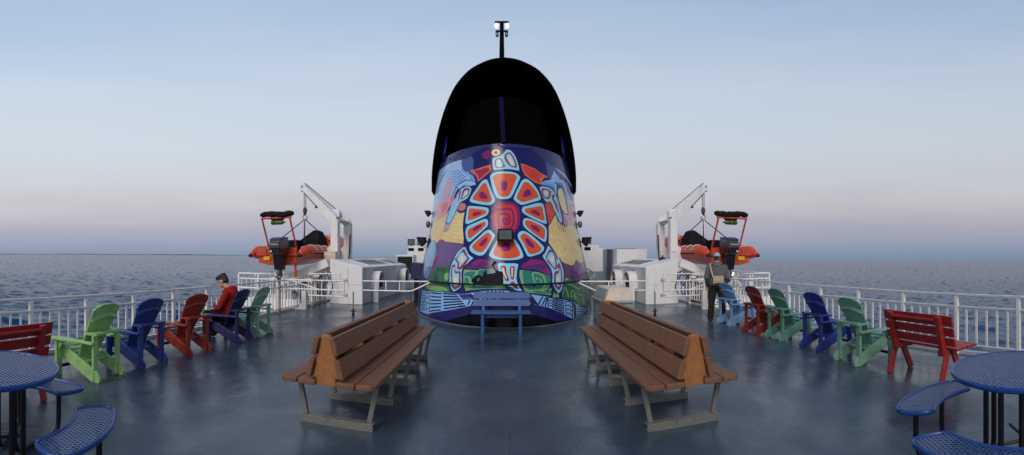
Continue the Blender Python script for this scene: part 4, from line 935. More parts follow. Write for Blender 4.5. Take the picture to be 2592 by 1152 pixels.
def make_table(label, loc, a0):
    t = thing('picnic_table', label, 'table', loc, radians(a0), 'round blue picnic tables with curved seats')
    ZT_ = .755; R = .535
    circ = [(R * cos(2 * pi * i / 72), R * sin(2 * pi * i / 72)) for i in range(72)]
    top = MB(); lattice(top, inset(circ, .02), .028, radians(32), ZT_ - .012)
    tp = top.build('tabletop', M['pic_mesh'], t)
    mb = MB(); mb.ring(circ, inset(circ, .022), ZT_ - .038, ZT_); mb.build('rim', M['pic_blue'], tp, bevel=.011, smooth=50)
    for k in range(4):
        a = pi / 2 * k
        P = []; hf = lambda f: .148 * (1 - .48 * max(0, (abs(2 * f - 1) - .80) / .20) ** 2.6)
        for i in range(25): f = i / 24; b = a + radians(31) * (2 * f - 1); P.append(((.79 + hf(f)) * cos(b), (.79 + hf(f)) * sin(b)))
        for i in range(25): f = 1 - i / 24; b = a + radians(31) * (2 * f - 1); P.append(((.79 - hf(f)) * cos(b), (.79 - hf(f)) * sin(b)))
        # rounded ends
        P = chaikin(P, 2)
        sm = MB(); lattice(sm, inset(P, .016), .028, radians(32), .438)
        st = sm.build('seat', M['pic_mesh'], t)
        mb = MB(); mb.ring(P, inset(P, .020), .418, .454); mb.build('seat_rim', M['pic_blue'], st, bevel=.010, smooth=50)
        for s in (-1, 1):
            u = Vector((cos(a), sin(a), 0)); v = Vector((-sin(a), cos(a), 0)) * s
            c0 = u * .27 + v * .075; c1 = u * .80 + v * .20
            d = (c1 - c0)
            pts = [c0 + Vector((0, 0, ZT_ - .05)), c0 + Vector((0, 0, .16))] + [c0 + d * f + Vector((0, 0, z)) for f, z in ((.015, .095), (.05, .05), (.12, .03), (.5, .028), (.88, .03), (.95, .05), (.985, .095), (1, .16))] + [c1 + Vector((0, 0, .41))]
            mb = MB(); mb.tube(pts, .0215, 10); mb.build('leg', M['pic_leg'], t, smooth=1)
    for k in range(2):
        a = pi / 4 + pi / 2 * k; u = Vector((cos(a), sin(a), 0)) * .25
        for z in (.22 + .025 * k, ZT_ - .065 - .025 * k):
            mb = MB(); mb.tube([u + Vector((0, 0, z)), -u + Vector((0, 0, z))], .012, 8); mb.build('brace', M['pic_leg'], t)
    return t
pt = make_table('round blue mesh picnic table at the right edge, in front of the starboard red bench', (2.925, 1.10, 0), 92)
o = copy_tree(pt); o.location = (-2.945, 1.125, 0); o.rotation_euler = (0, 0, radians(33.5)); o['label'] = 'round blue mesh picnic table at the left edge, in front of the port red bench'

# ------------------------------------------------------------------ deck rails
def make_rail(label, s, ys, rusty=None):
    t = thing('deck_railing', label, 'railing', (s * 6.0, 0, s * .03), 0, 'white railings along the deck edges')
    y0, y1 = ys[0], ys[-1]
    mb = MB(); mb.bx(-.032, .032, y0 - .03, y1 + .03, .905, .94); mb.build('top_rail', M['rail_top'], t, bevel=.006)
    mb = MB(); mb.bx(-.024, .024, y0, y1, .715, .745); mb.build('middle_rail', M['rail_top'], t, bevel=.005)
    mb = MB(); mb.bx(-.022, .022, y0, y1, .115, .14); mb.build('bottom_rail', M['rail_top'], t, bevel=.005)
    post = bar = None
    for i, y in enumerate(ys):
        if rusty is not None and abs(y - rusty) < .1:
            p = MB(); p.bx(-.034, .034, -.034, .034, 0, .904); po = p.build('post', M['rusty'], t, bevel=.004, loc=(0, y, 0)); po['label'] = 'rust stained corner post'
        elif post is None:
            p = MB(); p.bx(-.030, .030, -.029, .029, -.04, .904); post = p.build('post', M['rail'], t, bevel=.004, loc=(0, y, 0))
        else:
            c = post.copy(); COL.objects.link(c); c.parent = t; c.location = (0, y, 0)
        if i < len(ys) - 1:
            for k in range(1, 6):
                yy = y + (ys[i + 1] - y) * k / 6
                if bar is None:
                    b = MB(); b.bx(-.011, .011, -.016, .016, .1405, .7145); bar = b.build('baluster', M['rail'], t, loc=(0, yy, 0))
                else:
                    c = bar.copy(); COL.objects.link(c); c.parent = t; c.location = (0, yy, 0)
    return t
make_rail('long white railing along the port deck edge behind the seated person', -1, [10.39 + 1.05 * k for k in range(-10, 4)], 10.39)
make_rail('long white railing along the starboard deck edge behind the red bench', 1, [9.80 + 1.065 * k for k in range(-9, 4)])
def part_tubes(t, name, paths, m, r=.02):
    for P in paths: mb = MB(); mb.tube(P, r, 8); mb.build(name, m, t, smooth=1)
for s in (-1, 1):
    # white guard rail round the boat platform
    t = thing('platform_railing', 'thin white guard rail round the %s boat platform under the boat' % ('port' if s < 0 else 'starboard'), 'railing', (s * 6.15, 13.2, 0), 0, 'guard rails of the boat platforms')
    x0, x1 = s * 1.75, s * 3.22
    x0 = s * .05
    for nm, z in (('top_rail', .955), ('middle_rail', .76), ('lower_rail', .42)):
        part_tubes(t, nm, [[(x0, 0, z), (x1, 0, z), (x1, 6, z)]], M['white'], .026)
    for i, x in enumerate((x1, s * 2.35, s * 1.55, s * 1.1, s * .45)):
        mb = MB(); mb.bx(x - .03, x + .03, -.031, .031, -.02, .93); mb.build('post', M['white'], t)
    for k in range(1, 6):
        mb = MB(); mb.bx(x1 - .028, x1 + .028, k * 1.15 - .028, k * 1.15 + .028, -.02, .93); mb.build('post', M['white'], t)
    for k in range(12):
        x = s * (.62 + k * .225); mb = MB(); mb.bx(x - .012, x + .012, -.012, .012, .0, .76); mb.build('baluster', M['white'], t)
    # swing gate between the rail and the vent house
    t = thing('swing_gate', 'white tubular gate with a diagonal brace left of the port vent house' if s < 0 else 'white tubular gate with a diagonal brace behind the standing person', 'gate', (s * 5.92, 10.62, 0), 0, 'tubular gates across the deck')
    q = -s; e = 1.78
    part_tubes(t, 'gate_rail', [[(0, 0, .915), (q * e, 0, .915), (q * e, 0, .50), (q * .72, 0, .50)], [(0, 0, .665), (q * e, 0, .665)]], M['rail'], .02)
    part_tubes(t, 'brace', [[(q * .18, 0, .90), (q * 1.0, 0, .675)]], M['rail'], .015)
    for x in (.72, .92, 1.12, 1.33, 1.55): part_tubes(t, 'bar', [[(q * x, 0, .505), (q * x, 0, .905)]], M['rail'], .015)
    part_tubes(t, 'upper_rail', [[(q * .72, .02, .915), (q * .72, .02, 1.10), (q * 1.66, .02, 1.10), (q * 1.66, .02, .93)]], M['rail'], .016)
    for z in (.53, .93): mb = MB(); mb.box((q * 1.80, 0, z), (.14, .03, .045)); mb.tube([(q * 1.84, 0, z - .06), (q * 1.84, 0, z + .06)], .018, 8); mb.build('latch', M['rusty'], t)
    # gate that closes off the funnel
    t = thing('swing_gate', 'white two bar gate between the port vent house and the funnel' if s < 0 else 'white two bar gate between the starboard vent house and the funnel', 'gate', (s * 3.62, 10.62, 0), 0, 'tubular gates across the deck')
    L_ = 1.80
    part_tubes(t, 'gate_rail', [[(q * L_, .06, .935), (0, 0, .925), (0, 0, .685), (q * 1.22, .02, .685), (q * 1.32, .03, .70), (q * L_, .06, .925)]], M['rail'], .019)
    for x in (.35, .62, .98): part_tubes(t, 'bar', [[(q * x, .01, .69), (q * x, .01, .925)]], M['rail'], .016)
    t = thing('gate_stop', 'thin steel floor pin with black foot standing in front of the %s vent house' % ('port' if s < 0 else 'starboard'), 'gate stop', (s * 3.94, 10.75, 0), 0, 'gate stops on the deck')
    part_tubes(t, 'pin', [[(0, 0, .02), (0, 0, .63)]], M['galv'], .018)
    mb = MB(); mb.lathe([(.04, 0), (.04, .04), (.028, .05), (.028, .17), (.02, .18)], 12); mb.bx(-.075, .075, -.012, .012, .10, .125); mb.build('foot', M['rubber'], t, smooth=40)
# handrail round the funnel front
t = thing('funnel_handrail', 'dark tubular handrail curving round the front of the funnel', 'handrail')
part_tubes(t, 'rail', [[fpt(-1.05 + 2.1 * i / 60, .945, .10) for i in range(61)]], M['black'], .022)
part_tubes(t, 'rail_end', [[fpt(.98, .93, .10), fpt(1.10, .98, .20), fpt(1.2, 1.06, .20), fpt(1.24, 1.16, .10), fpt(1.22, 1.2, .02)]], M['steel'], .02)
for i in range(9):
    ph = -1.0 + 2. * i / 8; part_tubes(t, 'bracket', [[fpt(ph, .945, .10), fpt(ph, .90, .005)]], M['black'], .013)

# ------------------------------------------------------------------ vent houses, davits, boats: built for the port side, mirrored for the starboard side
for s, side in ((-1, 'port'), (1, 'starboard')):
    mir = s > 0
    def B(mb, name, m, par, **k): return mb.build(name, m, par, mirror=mir, **k)
    Lh = 6.3 if s < 0 else 4.4
    t = thing('vent_house', 'white steel vent house with sloping roof and arched vents, ' + ('left of the funnel' if s < 0 else 'right of the funnel'), 'vent house', (s * 4.52, 13.2, 0), 0, 'vent houses beside the funnel')
    mb = MB(); mb.prism([(-1.15, 0, 0), (0, 0, 0), (0, 0, 1.215), (-1.15, 0, 1.49)], (0, Lh, 0)); B(mb, 'body', M['house_white'], t, bevel=.018)
    mb = MB(); mb.bx(-.62, -.012, -.006, .02, .66, .925); B(mb, 'patch_plate', M['house_white'], t, bevel=.003)
    mb = MB(); mb.tube([(-1.14, -.004, .66), (-.02, -.004, .66)], .006, 6); B(mb, 'weld_seam', M['house_white'], t)
    def roof(x): return 1.215 - x * .275 / 1.15
    for (ya, yb) in ((1.3, 4.1), (4.5, 6.0)):
        if yb > Lh: continue
        g = MB(); n_ = 0
        P = [(-.90, ya), (-.22, ya), (-.22, yb), (-.90, yb)]
        g.add([(x, y, roof(x) + dz) for dz in (-.01, .012) for x, y in P], [(3, 2, 1, 0), (4, 5, 6, 7), (0, 1, 5, 4), (1, 2, 6, 5), (2, 3, 7, 6), (3, 0, 4, 7)])
        gr = B(g, 'roof_grille', M['house_white'], t)
        g = MB()
        P = [(-.86, ya + .05), (-.26, ya + .05), (-.26, yb - .05), (-.86, yb - .05)]
        g.add([(x, y, roof(x) + dz) for dz in (.010, .015) for x, y in P], [(3, 2, 1, 0), (4, 5, 6, 7), (0, 1, 5, 4), (1, 2, 6, 5), (2, 3, 7, 6), (3, 0, 4, 7)])
        B(g, 'opening', M['louvre'], gr); g = MB()
        for i in range(7): x = -.86 + .10 * i; g.beam((x, ya + .04, roof(x) + .0125), (x, yb - .04, roof(x) + .0125), .016, .010)
        y = ya + .05
        while y < yb: g.beam((-.87, y, roof(-.87) + .0115), (-.25, y, roof(-.25) + .0115), .034, .010); y += .20
        B(g, 'grating', M['house_white'], gr)
    for yc in ((1.25, 5.2) if s < 0 else (1.25, 3.1)):
        out = [(-.40, .46)] + [(-.40 * cos(a), .66 + .40 * sin(a)) for a in [pi * i / 16 for i in range(17)]] + [(.40, .46)]
        inn = [(-.345, .50)] + [(-.345 * cos(a), .66 + .345 * sin(a)) for a in [pi * i / 16 for i in range(17)]] + [(.345, .50)]
        n_ = len(out); vs = []
        for (P, x) in ((out, .004), (inn, .004), (out, .30), (inn, .30)): vs += [(x, yc + y, z) for y, z in P]
        fs = []
        for i in range(n_):
            j = (i + 1) % n_
            fs += [(i, 2 * n_ + i, 2 * n_ + j, j), (n_ + i, n_ + j, 3 * n_ + j, 3 * n_ + i), (2 * n_ + i, 3 * n_ + i, 3 * n_ + j, 2 * n_ + j), (i, j, n_ + j, n_ + i)]
        mb = MB(); mb.add(vs, fs); v = B(mb, 'vent', M['house_white'], t, bevel=.006)
        mb = MB(); mb.prism([(.05, yc + y * .99, z) for y, z in inn], (.012, 0, 0))
        B(mb, 'vent_back', M['louvre'], v)
        mb = MB()
        for k in range(5): mb.box((.20, yc, .53 + .045 * k), (.10, .66, .010), Matrix.Rotation(.6, 3, 'Y'))
        B(mb, 'louvre', M['dark_grey'], v)
        mb = MB(); mb.bx(.10, .28, yc - .398, yc - .36, .0, .458); B(mb, 'vent_leg', M['house_white'], v, bevel=.006)
        mb = MB(); mb.tube([(.0, yc - .05, 1.10), (.09, yc - .05, 1.10), (.09, yc - .05, 1.05)], .014, 6); B(mb, 'hook', M['dark_grey'], v)

    # ---- davit
    t = thing('davit', 'white davit crane holding the boat on the %s side' % side, 'crane', (s * 5.9, 14.25, 0), 0, 'davits with rescue boats')
    tip = Vector((-1.52, .55, 4.24))
    for y, nm in ((0, 'column'), (1.28, 'column')):
        mb = MB(); mb.prism([(-.15, y - .12, 0), (.13, y - .12, 0), (.13, y - .12, 2.84), (.02, y - .12, 3.02), (-.15, y - .12, 2.72)], (0, .24, 0)); c = B(mb, nm, M['white'], t, bevel=.012)
        mb = MB(); mb.prism([(-.151, y - .10, 1.0), (-.42, y - .10, 1.15), (-.42, y - .10, 1.75), (-.151, y - .10, 1.98)], (0, .18, 0)); B(mb, 'foot_bracket', M['white'], c, bevel=.01)
        for z in (1.55, 1.66, 1.77): mb = MB(); mb.tube([(-.33, y - .125, z), (-.33, y - .09, z)], .018, 8); B(mb, 'bolt', M['dark_grey'], c)
        ya = y + (.14 if y == 0 else -.14) * 0
        mb = MB(); mb.beam((-.0, ya, 2.86), tip + Vector((0, -.10 if y == 0 else .10, 0)), .20, .34, up=(0, 0, 1), w1=.12, h1=.20); B(mb, 'jib_arm', M['white'], t, bevel=.010)
    mb = MB(); mb.prism([(-.02, .122, 2.80), (.10, .122, 2.9), (-.30, .122, 3.12), (-.34, .122, 3.0)], (0, 1.035, 0)); B(mb, 'cross_plate', M['white'], t, bevel=.01)
    mb = MB(); mb.prism([(tip.x - .12, tip.y - .17, tip.z - .16), (tip.x + .06, tip.y - .17, tip.z - .16), (tip.x + .14, tip.y - .17, tip.z + .02), (tip.x + .02, tip.y - .17, tip.z + .14), (tip.x - .10, tip.y - .17, tip.z + .10)], (0, .34, 0)); hd = B(mb, 'jib_head', M['white'], t, bevel=.012)
    mb = MB(); mb.tube([tip + Vector((-.02, -.18, 0)), tip + Vector((-.02, .18, 0))], .035, 12); B(mb, 'pin', M['dark_grey'], hd, smooth=1)
    sv = Vector((-.10, .35, 3.20))
    mb = MB(); mb.bx(-.22, .06, .22, .26, 3.0, 3.30); B(mb, 'sheave_plate', M['white'], t, bevel=.01); mb = MB(); mb.bx(-.22, .06, .44, .48, 3.0, 3.30); br = B(mb, 'sheave_plate', M['white'], t, bevel=.01)
    mb = MB(); mb.lathe([(.03, -.08), (.11, -.08), (.09, -.03), (.09, .03), (.11, .08), (.03, .08)], 20, Matrix.Translation(sv) @ Matrix.Rotation(pi / 2, 4, 'X')); B(mb, 'sheave', M['steel'], br, smooth=40)
    mb = MB(); mb.tube([tip + Vector((.05, -.05, .15)), sv + Vector((-.02, 0, .105))], .014, 6); mb.tube([sv + Vector((.10, 0, .0)), (.03, .30, 1.6)], .014, 6); B(mb, 'hoist_rope', M['rope'], t)
    mb = MB(); mb.tube([tip + Vector((.06, -.18, -.24)), (-.83, .10, 3.44)], .016, 6); mb.ball((-.82, .10, 3.40), .05, 10, 6); B(mb, 'lashing', M['rope'], t)
    mb = MB(); mb.tube([(.14, .9, 1.0), (.18, .95, 1.8), (.15, 1.1, 2.4)], .03, 6); B(mb, 'hydraulic_hose', M['rubber'], t, smooth=1)
    mb = MB(); mb.tube([(-.16, .6, 1.5), (-.20, .55, 1.75), (-.16, .6, 1.95), (-.1, .7, 1.8), (-.12, .62, 1.6)], .025, 6); mb.tube([(-.1, .5, 1.5), (-.14, .45, 1.7), (-.06, .55, 1.85)], .03, 6); B(mb, 'hose_coil', M['rubber'], t, smooth=1)
    if s < 0:
        mb = MB(); mb.bx(-.22, .22, -.55, -.28, 1.42, 1.74); cb = B(mb, 'control_cabinet', M['beige'], t, bevel=.012)
        mb = MB(); mb.bx(-.14, .06, -.554, -.551, 1.62, 1.68); B(mb, 'label_plate', M['strip'], cb)
    else:
        mb = MB(); mb.lathe([(.17, 1.22), (.17, 1.42), (.12, 1.52), (.03, 1.56), (.03, 1.62)], 18, Matrix.Translation((.32, .2, 0))); B(mb, 'round_tank', M['navy_box'], t, smooth=40)
    a_ = Matrix.Rotation(pi / 2, 4, 'X'); x_ = -s * 0
    text_mesh('load_marking', 'SWL', .095, M['letter'], t, Matrix.Translation((s * .0, -.1225, 1.72)) @ a_, .0015)

    # ---- hook and sling
    t = thing('hook_block', 'steel hook block and rope slings hanging from the %s davit' % side, 'hook', (s * 7.40, 14.8, 3.05), 0, 'hook blocks of the davits')
    mb = MB(); mb.tube([(-.02, -.03, 1.05), (-.02, -.03, .32)], .014, 6); B(mb, 'fall_rope', M['rope'], t); mb = MB(); mb.tube([(.02, .03, 1.05), (.02, .03, .32)], .014, 6); B(mb, 'fall_rope', M['rope'], t)
    mb = MB(); mb.lathe([(.02, .42), (.06, .40), (.085, .30), (.06, .18), (.05, .14), (.02, .10)], 14); B(mb, 'block', M['dark_grey'], t, smooth=40)
    mb = MB(); mb.tube([(.09 * cos(2 * pi * i / 16), 0, .06 + .09 * sin(2 * pi * i / 16)) for i in range(17)], .022, 8); mb.bx(-.10, .10, -.05, .05, -.06, -.02); B(mb, 'ring', M['steel'], t, smooth=1)
    for (x, y, z) in ((-.72, -1.3, -1.10), (.62, -1.3, -1.02), (-.62, 1.2, -.98), (.62, 1.2, -.95)):
        mb = MB(); mb.tube([(0, 0, -.04), (x, y, z)], .018, 6); B(mb, 'sling', M['rope'], t)
    mb = MB(); mb.tube([(.02, -.1, -.05), (.05, -.25, -1.15)], .022, 8); B(mb, 'guide_pole', M['steel'], t)

    # ---- boat
    t = thing('rescue_boat', 'orange inflatable rescue boat with black outboard, slung on the %s side of the ship' % side, 'boat', (s * 7.36, 12.5, 1.24), 0, 'davits with rescue boats')
    half_ = [(-.97, -.10, .36), (-.96, .03, .40), (-.95, .25, .45), (-.95, .52, .475), (-.95, 1.5, .485), (-.95, 2.6, .52), (-.90, 3.5, .64), (-.66, 4.3, .86), (-.30, 4.75, 1.02), (0, 4.88, 1.06)]
    rr = [.035, .105, .19, .238, .24, .24, .24, .235, .23, .23]
    H = cr_open([p + (r,) for p, r in zip(half_, rr)], 4); Fp = H + [(-x, y, z, r) for x, y, z, r in H[-2::-1]]
    mb = MB(); mb.tube([p[:3] for p in Fp], [p[3] for p in Fp], 20); tb = B(mb, 'inflatable_tube', M['orange'], t, smooth=50)
    for q in (-1, 1):
        mb = MB(); mb.ball((q * .97, -.085, .365), (.07, .08, .065), 12, 8); B(mb, 'tip_cap', M['rubber'], tb, smooth=1)
        mb = MB(); P = []
        for i in range(9):
            f = i / 8; r = .10 + .135 * f; P.append((q * .96 - .55 * r, .02 + .34 * f, .405 + .055 * f + .84 * r))
        mb.tube(P, .02, 6); B(mb, 'reflective_stripe', M['strip'], tb, smooth=1)
        mb = MB(); mb.tube([(q * 1.185, y, .44) for y in (.55, 1.2, 2.0)], .028, 8); B(mb, 'rub_strake', M['rubber'], tb, smooth=1); mb = MB(); mb.tube([(q * .715, y, .44) for y in (.55, 1.2, 2.0)], .03, 8); B(mb, 'rub_strake', M['rubber'], tb, smooth=1)
        for k in range(5):      # grab rope swags with white bands
            y0 = .75 + k * .5
            mb = MB(); mb.tube([(q * .95 + .246 * sin(a) * 1.0, y0 + .05 * sin(a * 2), .487 + .246 * cos(a)) for a in [-1.3 + 2.6 * i / 12 for i in range(13)]], .012, 6); B(mb, 'white_band', M['strip'], tb, smooth=1)
            mb = MB(); mb.tube([(q * .95 + .252 * sin(a), y0 + .14 + .10 * cos(a * 3), .487 + .252 * cos(a)) for a in [-1.2 + 2.4 * i / 14 for i in range(15)]], .013, 6); B(mb, 'grab_rope', M['rope'], tb, smooth=1)
    secs = []
    for y, kz, cz, wx in ((.14, .02, .34, .78), (1.5, .0, .34, .80), (3.0, .06, .40, .78), (4.0, .26, .60, .58), (4.6, .60, .85, .22)):
        secs.append([(-wx, y, cz + .10), (-wx, y, cz), (-wx * .5, y, kz + (cz - kz) * .45), (0, y, kz), (wx * .5, y, kz + (cz - kz) * .45), (wx, y, cz), (wx, y, cz + .10)])
    vs = [p for S in secs for p in S]; n_ = 7
    fs = [(j * n_ + i, j * n_ + (i + 1) % n_, (j + 1) * n_ + (i + 1) % n_, (j + 1) * n_ + i) for j in range(4) for i in range(n_)] + [tuple(range(n_))[::-1], tuple(4 * n_ + i for i in range(n_))]
    mb = MB(); mb.add(vs, fs); hl = B(mb, 'hull', M['orange_hull'], t, smooth=35)
    mb = MB(); mb.prism([(-.74, .10, .12), (-.35, .10, .04), (.35, .10, .04), (.74, .10, .12), (.74, .10, .62), (.30, .10, .64), (.28, .10, .54), (-.28, .10, .54), (-.30, .10, .64), (-.74, .10, .62)], (0, .06, 0)); tr = B(mb, 'transom', M['orange_hull'], t, bevel=.01)
    mb = MB(); mb.bx(-.80, -.34, .02, .099, .36, .42); mb.bx(-.80, -.42, .06, .099, .42, .58); B(mb, 'step', M['orange_hull'], tr, bevel=.008)
    mb = MB(); mb.bx(.36, .80, .02, .099, .36, .42); B(mb, 'step', M['orange_hull'], tr, bevel=.008)
    mb = MB(); mb.bx(-.52, -.26, .05, .098, .20, .34); B(mb, 'yellow_tag', M['yellow'], tr, bevel=.015)
    # outboard engine
    ex = .27
    mb = MB(); mb.prism([(ex - .20, -.52, .40), (ex - .215, -.56, .62), (ex - .20, -.55, .84), (ex - .17, -.48, .91), (ex - .17, -.02, .95), (ex - .18, .06, .88), (ex - .18, .04, .46), (ex - .18, -.10, .38)], (.40, 0, 0)); en = B(mb, 'engine', M['black_gloss'], t, bevel=.055)
    mb = MB(); mb.prism([(ex - .215, -.50, .90), (ex - .215, -.54, .85), (ex - .215, -.02, .90), (ex - .215, .05, .93), (ex - .215, .0, .975), (ex - .215, -.30, .965)], (.43, 0, 0)); B(mb, 'engine_lid', M['navy_box'], en, bevel=.02)
    mb = MB(); mb.prism([(ex - .15, -.44, .42), (ex - .15, -.30, -.12), (ex - .15, -.06, -.12), (ex - .15, .02, .42)], (.30, 0, 0)); B(mb, 'engine_leg', M['black_gloss'], en, bevel=.03)
    mb = MB(); mb.prism([(ex - .05, -.28, -.11), (ex - .05, -.36, -.30), (ex - .05, -.22, -.52), (ex - .05, -.10, -.30), (ex - .05, -.08, -.11)], (.10, 0, 0)); mb.lathe([(.02, 0), (.06, .05), (.06, .25), (.03, .3)], 12, Matrix.Translation((ex, -.12, -.33)) @ Matrix.Rotation(pi / 2, 4, 'X')); lg = B(mb, 'gearcase', M['black_gloss'], en, bevel=.01)
    mb = MB()
    for k in range(3):
        a = 2 * pi * k / 3; mb.box((ex + .09 * cos(a), -.40, -.33 + .09 * sin(a)), (.14, .012, .075), Matrix.Rotation(-a, 3, 'Y') @ Matrix.Rotation(.5, 3, 'X'))
    B(mb, 'propeller', M['steel'], lg, bevel=.004)
    text_mesh('maker_lettering', 'YAMAHA', .075, M['letter_white'], en, Matrix.Translation((-s * ex, -.5675, .72)) @ Matrix.Rotation(pi / 2, 4, 'X'), .002)
    mb = MB(); mb.tube([(ex - .12, -.566, .50), (ex - .12, -.545, .50)], .032, 16); B(mb, 'emblem', M['letter_white'], en)
    # roll frame with rolled canopy
    fr = None
    for x0, x1 in ((-.66, -.60), (.44, .50)):
        mb = MB(); mb.tube([(x0 + .06, .62, .52), (x0, .18, 1.66)], .032, 10); f_ = B(mb, 'frame_post', M['orange_hull'], t, smooth=1)
    mb = MB(); mb.beam((-.68, .17, 1.65), (.52, .17, 1.65), .07, .06); cb = B(mb, 'frame_bar', M['orange_hull'], t, bevel=.012)
    mb = MB(); random.seed(3 + s); P = [(-.70 + 1.28 * i / 14, .18 + random.uniform(-.012, .012), 1.775 + .022 * sin(i * .5) + random.uniform(-.012, .012)) for i in range(15)]
    mb.tube(P, [.06, .095] + [.10 + random.uniform(-.012, .014) for _ in range(11)] + [.095, .065], 14); mb.ball((-.05, .22, 1.62), (.28, .06, .09), 14, 8); B(mb, 'rolled_canopy', M['cloth_black'], t, smooth=50)
    mb = MB(); mb.tube([(-.27, .15, 1.49), (-.24, .15, 1.49), (-.22, .15, 1.49), (.16, .15, 1.49), (.20, .15, 1.49), (.24, .15, 1.49), (.30, .15, 1.50)], [.03, .065, .075, .075, .06, .03, .02], 14); cy = B(mb, 'gas_cylinder', M['olive'], t, smooth=50)
    for x in (-.12, .08): mb = MB(); mb.lathe([(.079, -.014), (.079, .014)], 16, Matrix.Translation((x, .15, 1.49)) @ Matrix.Rotation(pi / 2, 4, 'Y')); B(mb, 'cylinder_strap', M['rubber'], cy)
    # covered console and seat
    mb = MB(); mb.prism([(.12, 1.35, .55), (.12, 2.1, .55), (.12, 2.05, .98), (.12, 1.75, 1.02), (.12, 1.4, .92)], (.03, 0, 0))
    mb = MB()
    mb.add([(.10, 1.4, .55), (.92, 1.4, .55), (.92, 2.5, .55), (.10, 2.5, .55), (.14, 1.5, .93), (.66, 1.6, 1.30), (.82, 1.7, 1.24), (.88, 1.6, 1.02), (.16, 2.3, .95), (.66, 2.1, 1.32), (.82, 2.1, 1.25), (.88, 2.3, 1.0)],
           [(0, 3, 2, 1), (0, 1, 7, 6, 5, 4), (3, 8, 9, 10, 11, 2), (0, 4, 8, 3), (1, 2, 11, 7), (4, 5, 9, 8), (5, 6, 10, 9), (6, 7, 11, 10)]); B(mb, 'console_cover', M['cloth_black'], t, bevel=.04)
    mb = MB(); mb.add([(-.34, 1.0, .55), (.28, 1.0, .55), (.28, 1.6, .55), (-.34, 1.6, .55), (-.26, 1.05, .92), (.25, 1.05, .93), (.25, 1.5, .93), (-.26, 1.5, .92)], [(0, 3, 2, 1), (4, 5, 6, 7), (0, 1, 5, 4), (1, 2, 6, 5), (2, 3, 7, 6), (3, 0, 4, 7)]); B(mb, 'seat_cover', M['cloth_black'], t, bevel=.04)
    mb = MB(); mb.lathe([(.14, 0), (.02, .28), (.012, .40)], 4, Matrix.Translation((.2, 4.3, 1.15))); B(mb, 'bow_bitt', M['steel'], t)
    mb = MB(); mb.bx(-.70, .70, .2, 3.6, .40, .46); B(mb, 'floor_board', M['orange_hull'], t)

    # ---- cradle under the boat
    t = thing('boat_cradle', 'white sloping cradle with orange legs under the %s rescue boat' % side, 'cradle', (s * 6.4, 13.0, 0), 0, 'cradles under the boats')
    mb = MB(); mb.beam((.62, .35, 1.36), (-1.35, .35, .62), .24, .27, up=(0, 0, 1)); B(mb, 'ramp', M['white'], t, bevel=.012)
    mb = MB(); mb.beam((.62, 2.4, 1.36), (-1.35, 2.4, .62), .24, .27, up=(0, 0, 1)); B(mb, 'ramp', M['white'], t, bevel=.012)
    mb = MB(); mb.tube([(.6, .2, 1.02), (-.75, .2, .55)], .05, 10); B(mb, 'strut', M['white'], t, smooth=1)
    for x in (-1.05, .30): mb = MB(); mb.bx(x - .04, x + .04, .30, .40, .0, .60 if x < 0 else .95); B(mb, 'post', M['white'], t)
    for x in (-.86, -.30): mb = MB(); mb.beam((x, -.33, 1.50), (x + .02, -.33, .86), .075, .045, up=(0, 1, 0)); B(mb, 'orange_leg', M['orange_hull'], t, bevel=.006)
    mb = MB(); mb.bx(-1.2, .35, -.40, -.26, .74, .859); mb.bx(.2, .34, -.259, .229, .74, .859); B(mb, 'cross_beam', M['white'], t, bevel=.01)
    t = thing('winch', 'dark covered winch with hoses behind the %s gate' % side, 'winch', (s * 6.35, 12.7, 0), 0, 'winches by the boats')
    mb = MB(); mb.add([(-.3, 0, .30), (.3, 0, .30), (.3, .5, .30), (-.3, .5, .30), (-.26, .05, .62), (.05, .0, .90), (.28, .05, .72), (.26, .45, .72), (.0, .45, .92), (-.26, .45, .62)], [(0, 3, 2, 1), (0, 1, 6, 5, 4), (3, 9, 8, 7, 2), (0, 4, 9, 3), (1, 2, 7, 6), (4, 5, 8, 9), (5, 6, 7, 8)]); B(mb, 'cover', M['dark_grey'], t, bevel=.03)
    mb = MB(); mb.bx(-.25, .25, .05, .45, .0, .299); B(mb, 'plinth', M['dark_grey'], t)
    random.seed(11)
    for k in range(5):
        x = .5 + random.uniform(-.12, .25); P = [(x, .2, .25), (x + random.uniform(-.2, .2), .15, .55), (x + random.uniform(-.25, .25), .25, .85), (x + random.uniform(-.1, .2), .2, 1.05)]
        mb = MB(); mb.tube(cr_open(P, 4), .018, 6); B(mb, 'hose', M['rubber'], t, smooth=1)

    # ---- loudspeaker on its stand
    t = thing('loudspeaker', 'grey horn loudspeaker on a white stand by the %s gate' % side, 'loudspeaker', (s * 5.72, 11.35, 0), 0, 'horn loudspeakers on stands')
    mb = MB(); mb.prism([(-.06, -.05, 0), (.09, -.05, 0), (.09, -.05, .55), (-.03, -.05, .55), (-.05, -.05, .22)], (0, .10, 0)); mb.prism([(-.061, -.01, .0), (-.26, -.01, .0), (-.20, -.01, .04), (-.061, -.01, .24)], (0, .02, 0)); B(mb, 'stand', M['white'], t, bevel=.006)
    mb = MB(); mb.bx(-.50, -.08, -.04, .04, 0, .03); mb.bx(-.36, -.33, -.015, .015, .031, .25); B(mb, 'base', M['white'], t, bevel=.004)
    Mh = Matrix.Translation((-.22, -.10, .44)) @ Matrix.Rotation(pi / 2, 4, 'X')
    mb = MB(); mb.lathe([(.045, -.16), (.05, -.10), (.06, -.04), (.09, .02), (.135, .07), (.14, .075), (.125, .075), (.08, .03), (.035, -.03), (.02, -.05)], 24, Mh); hb = B(mb, 'horn', M['grey'], t, smooth=40)
    mb = MB(); mb.ball((-.22, -.115, .44), (.026, .05, .026), 12, 8); B(mb, 'horn_core', M['strip'], hb, smooth=1)
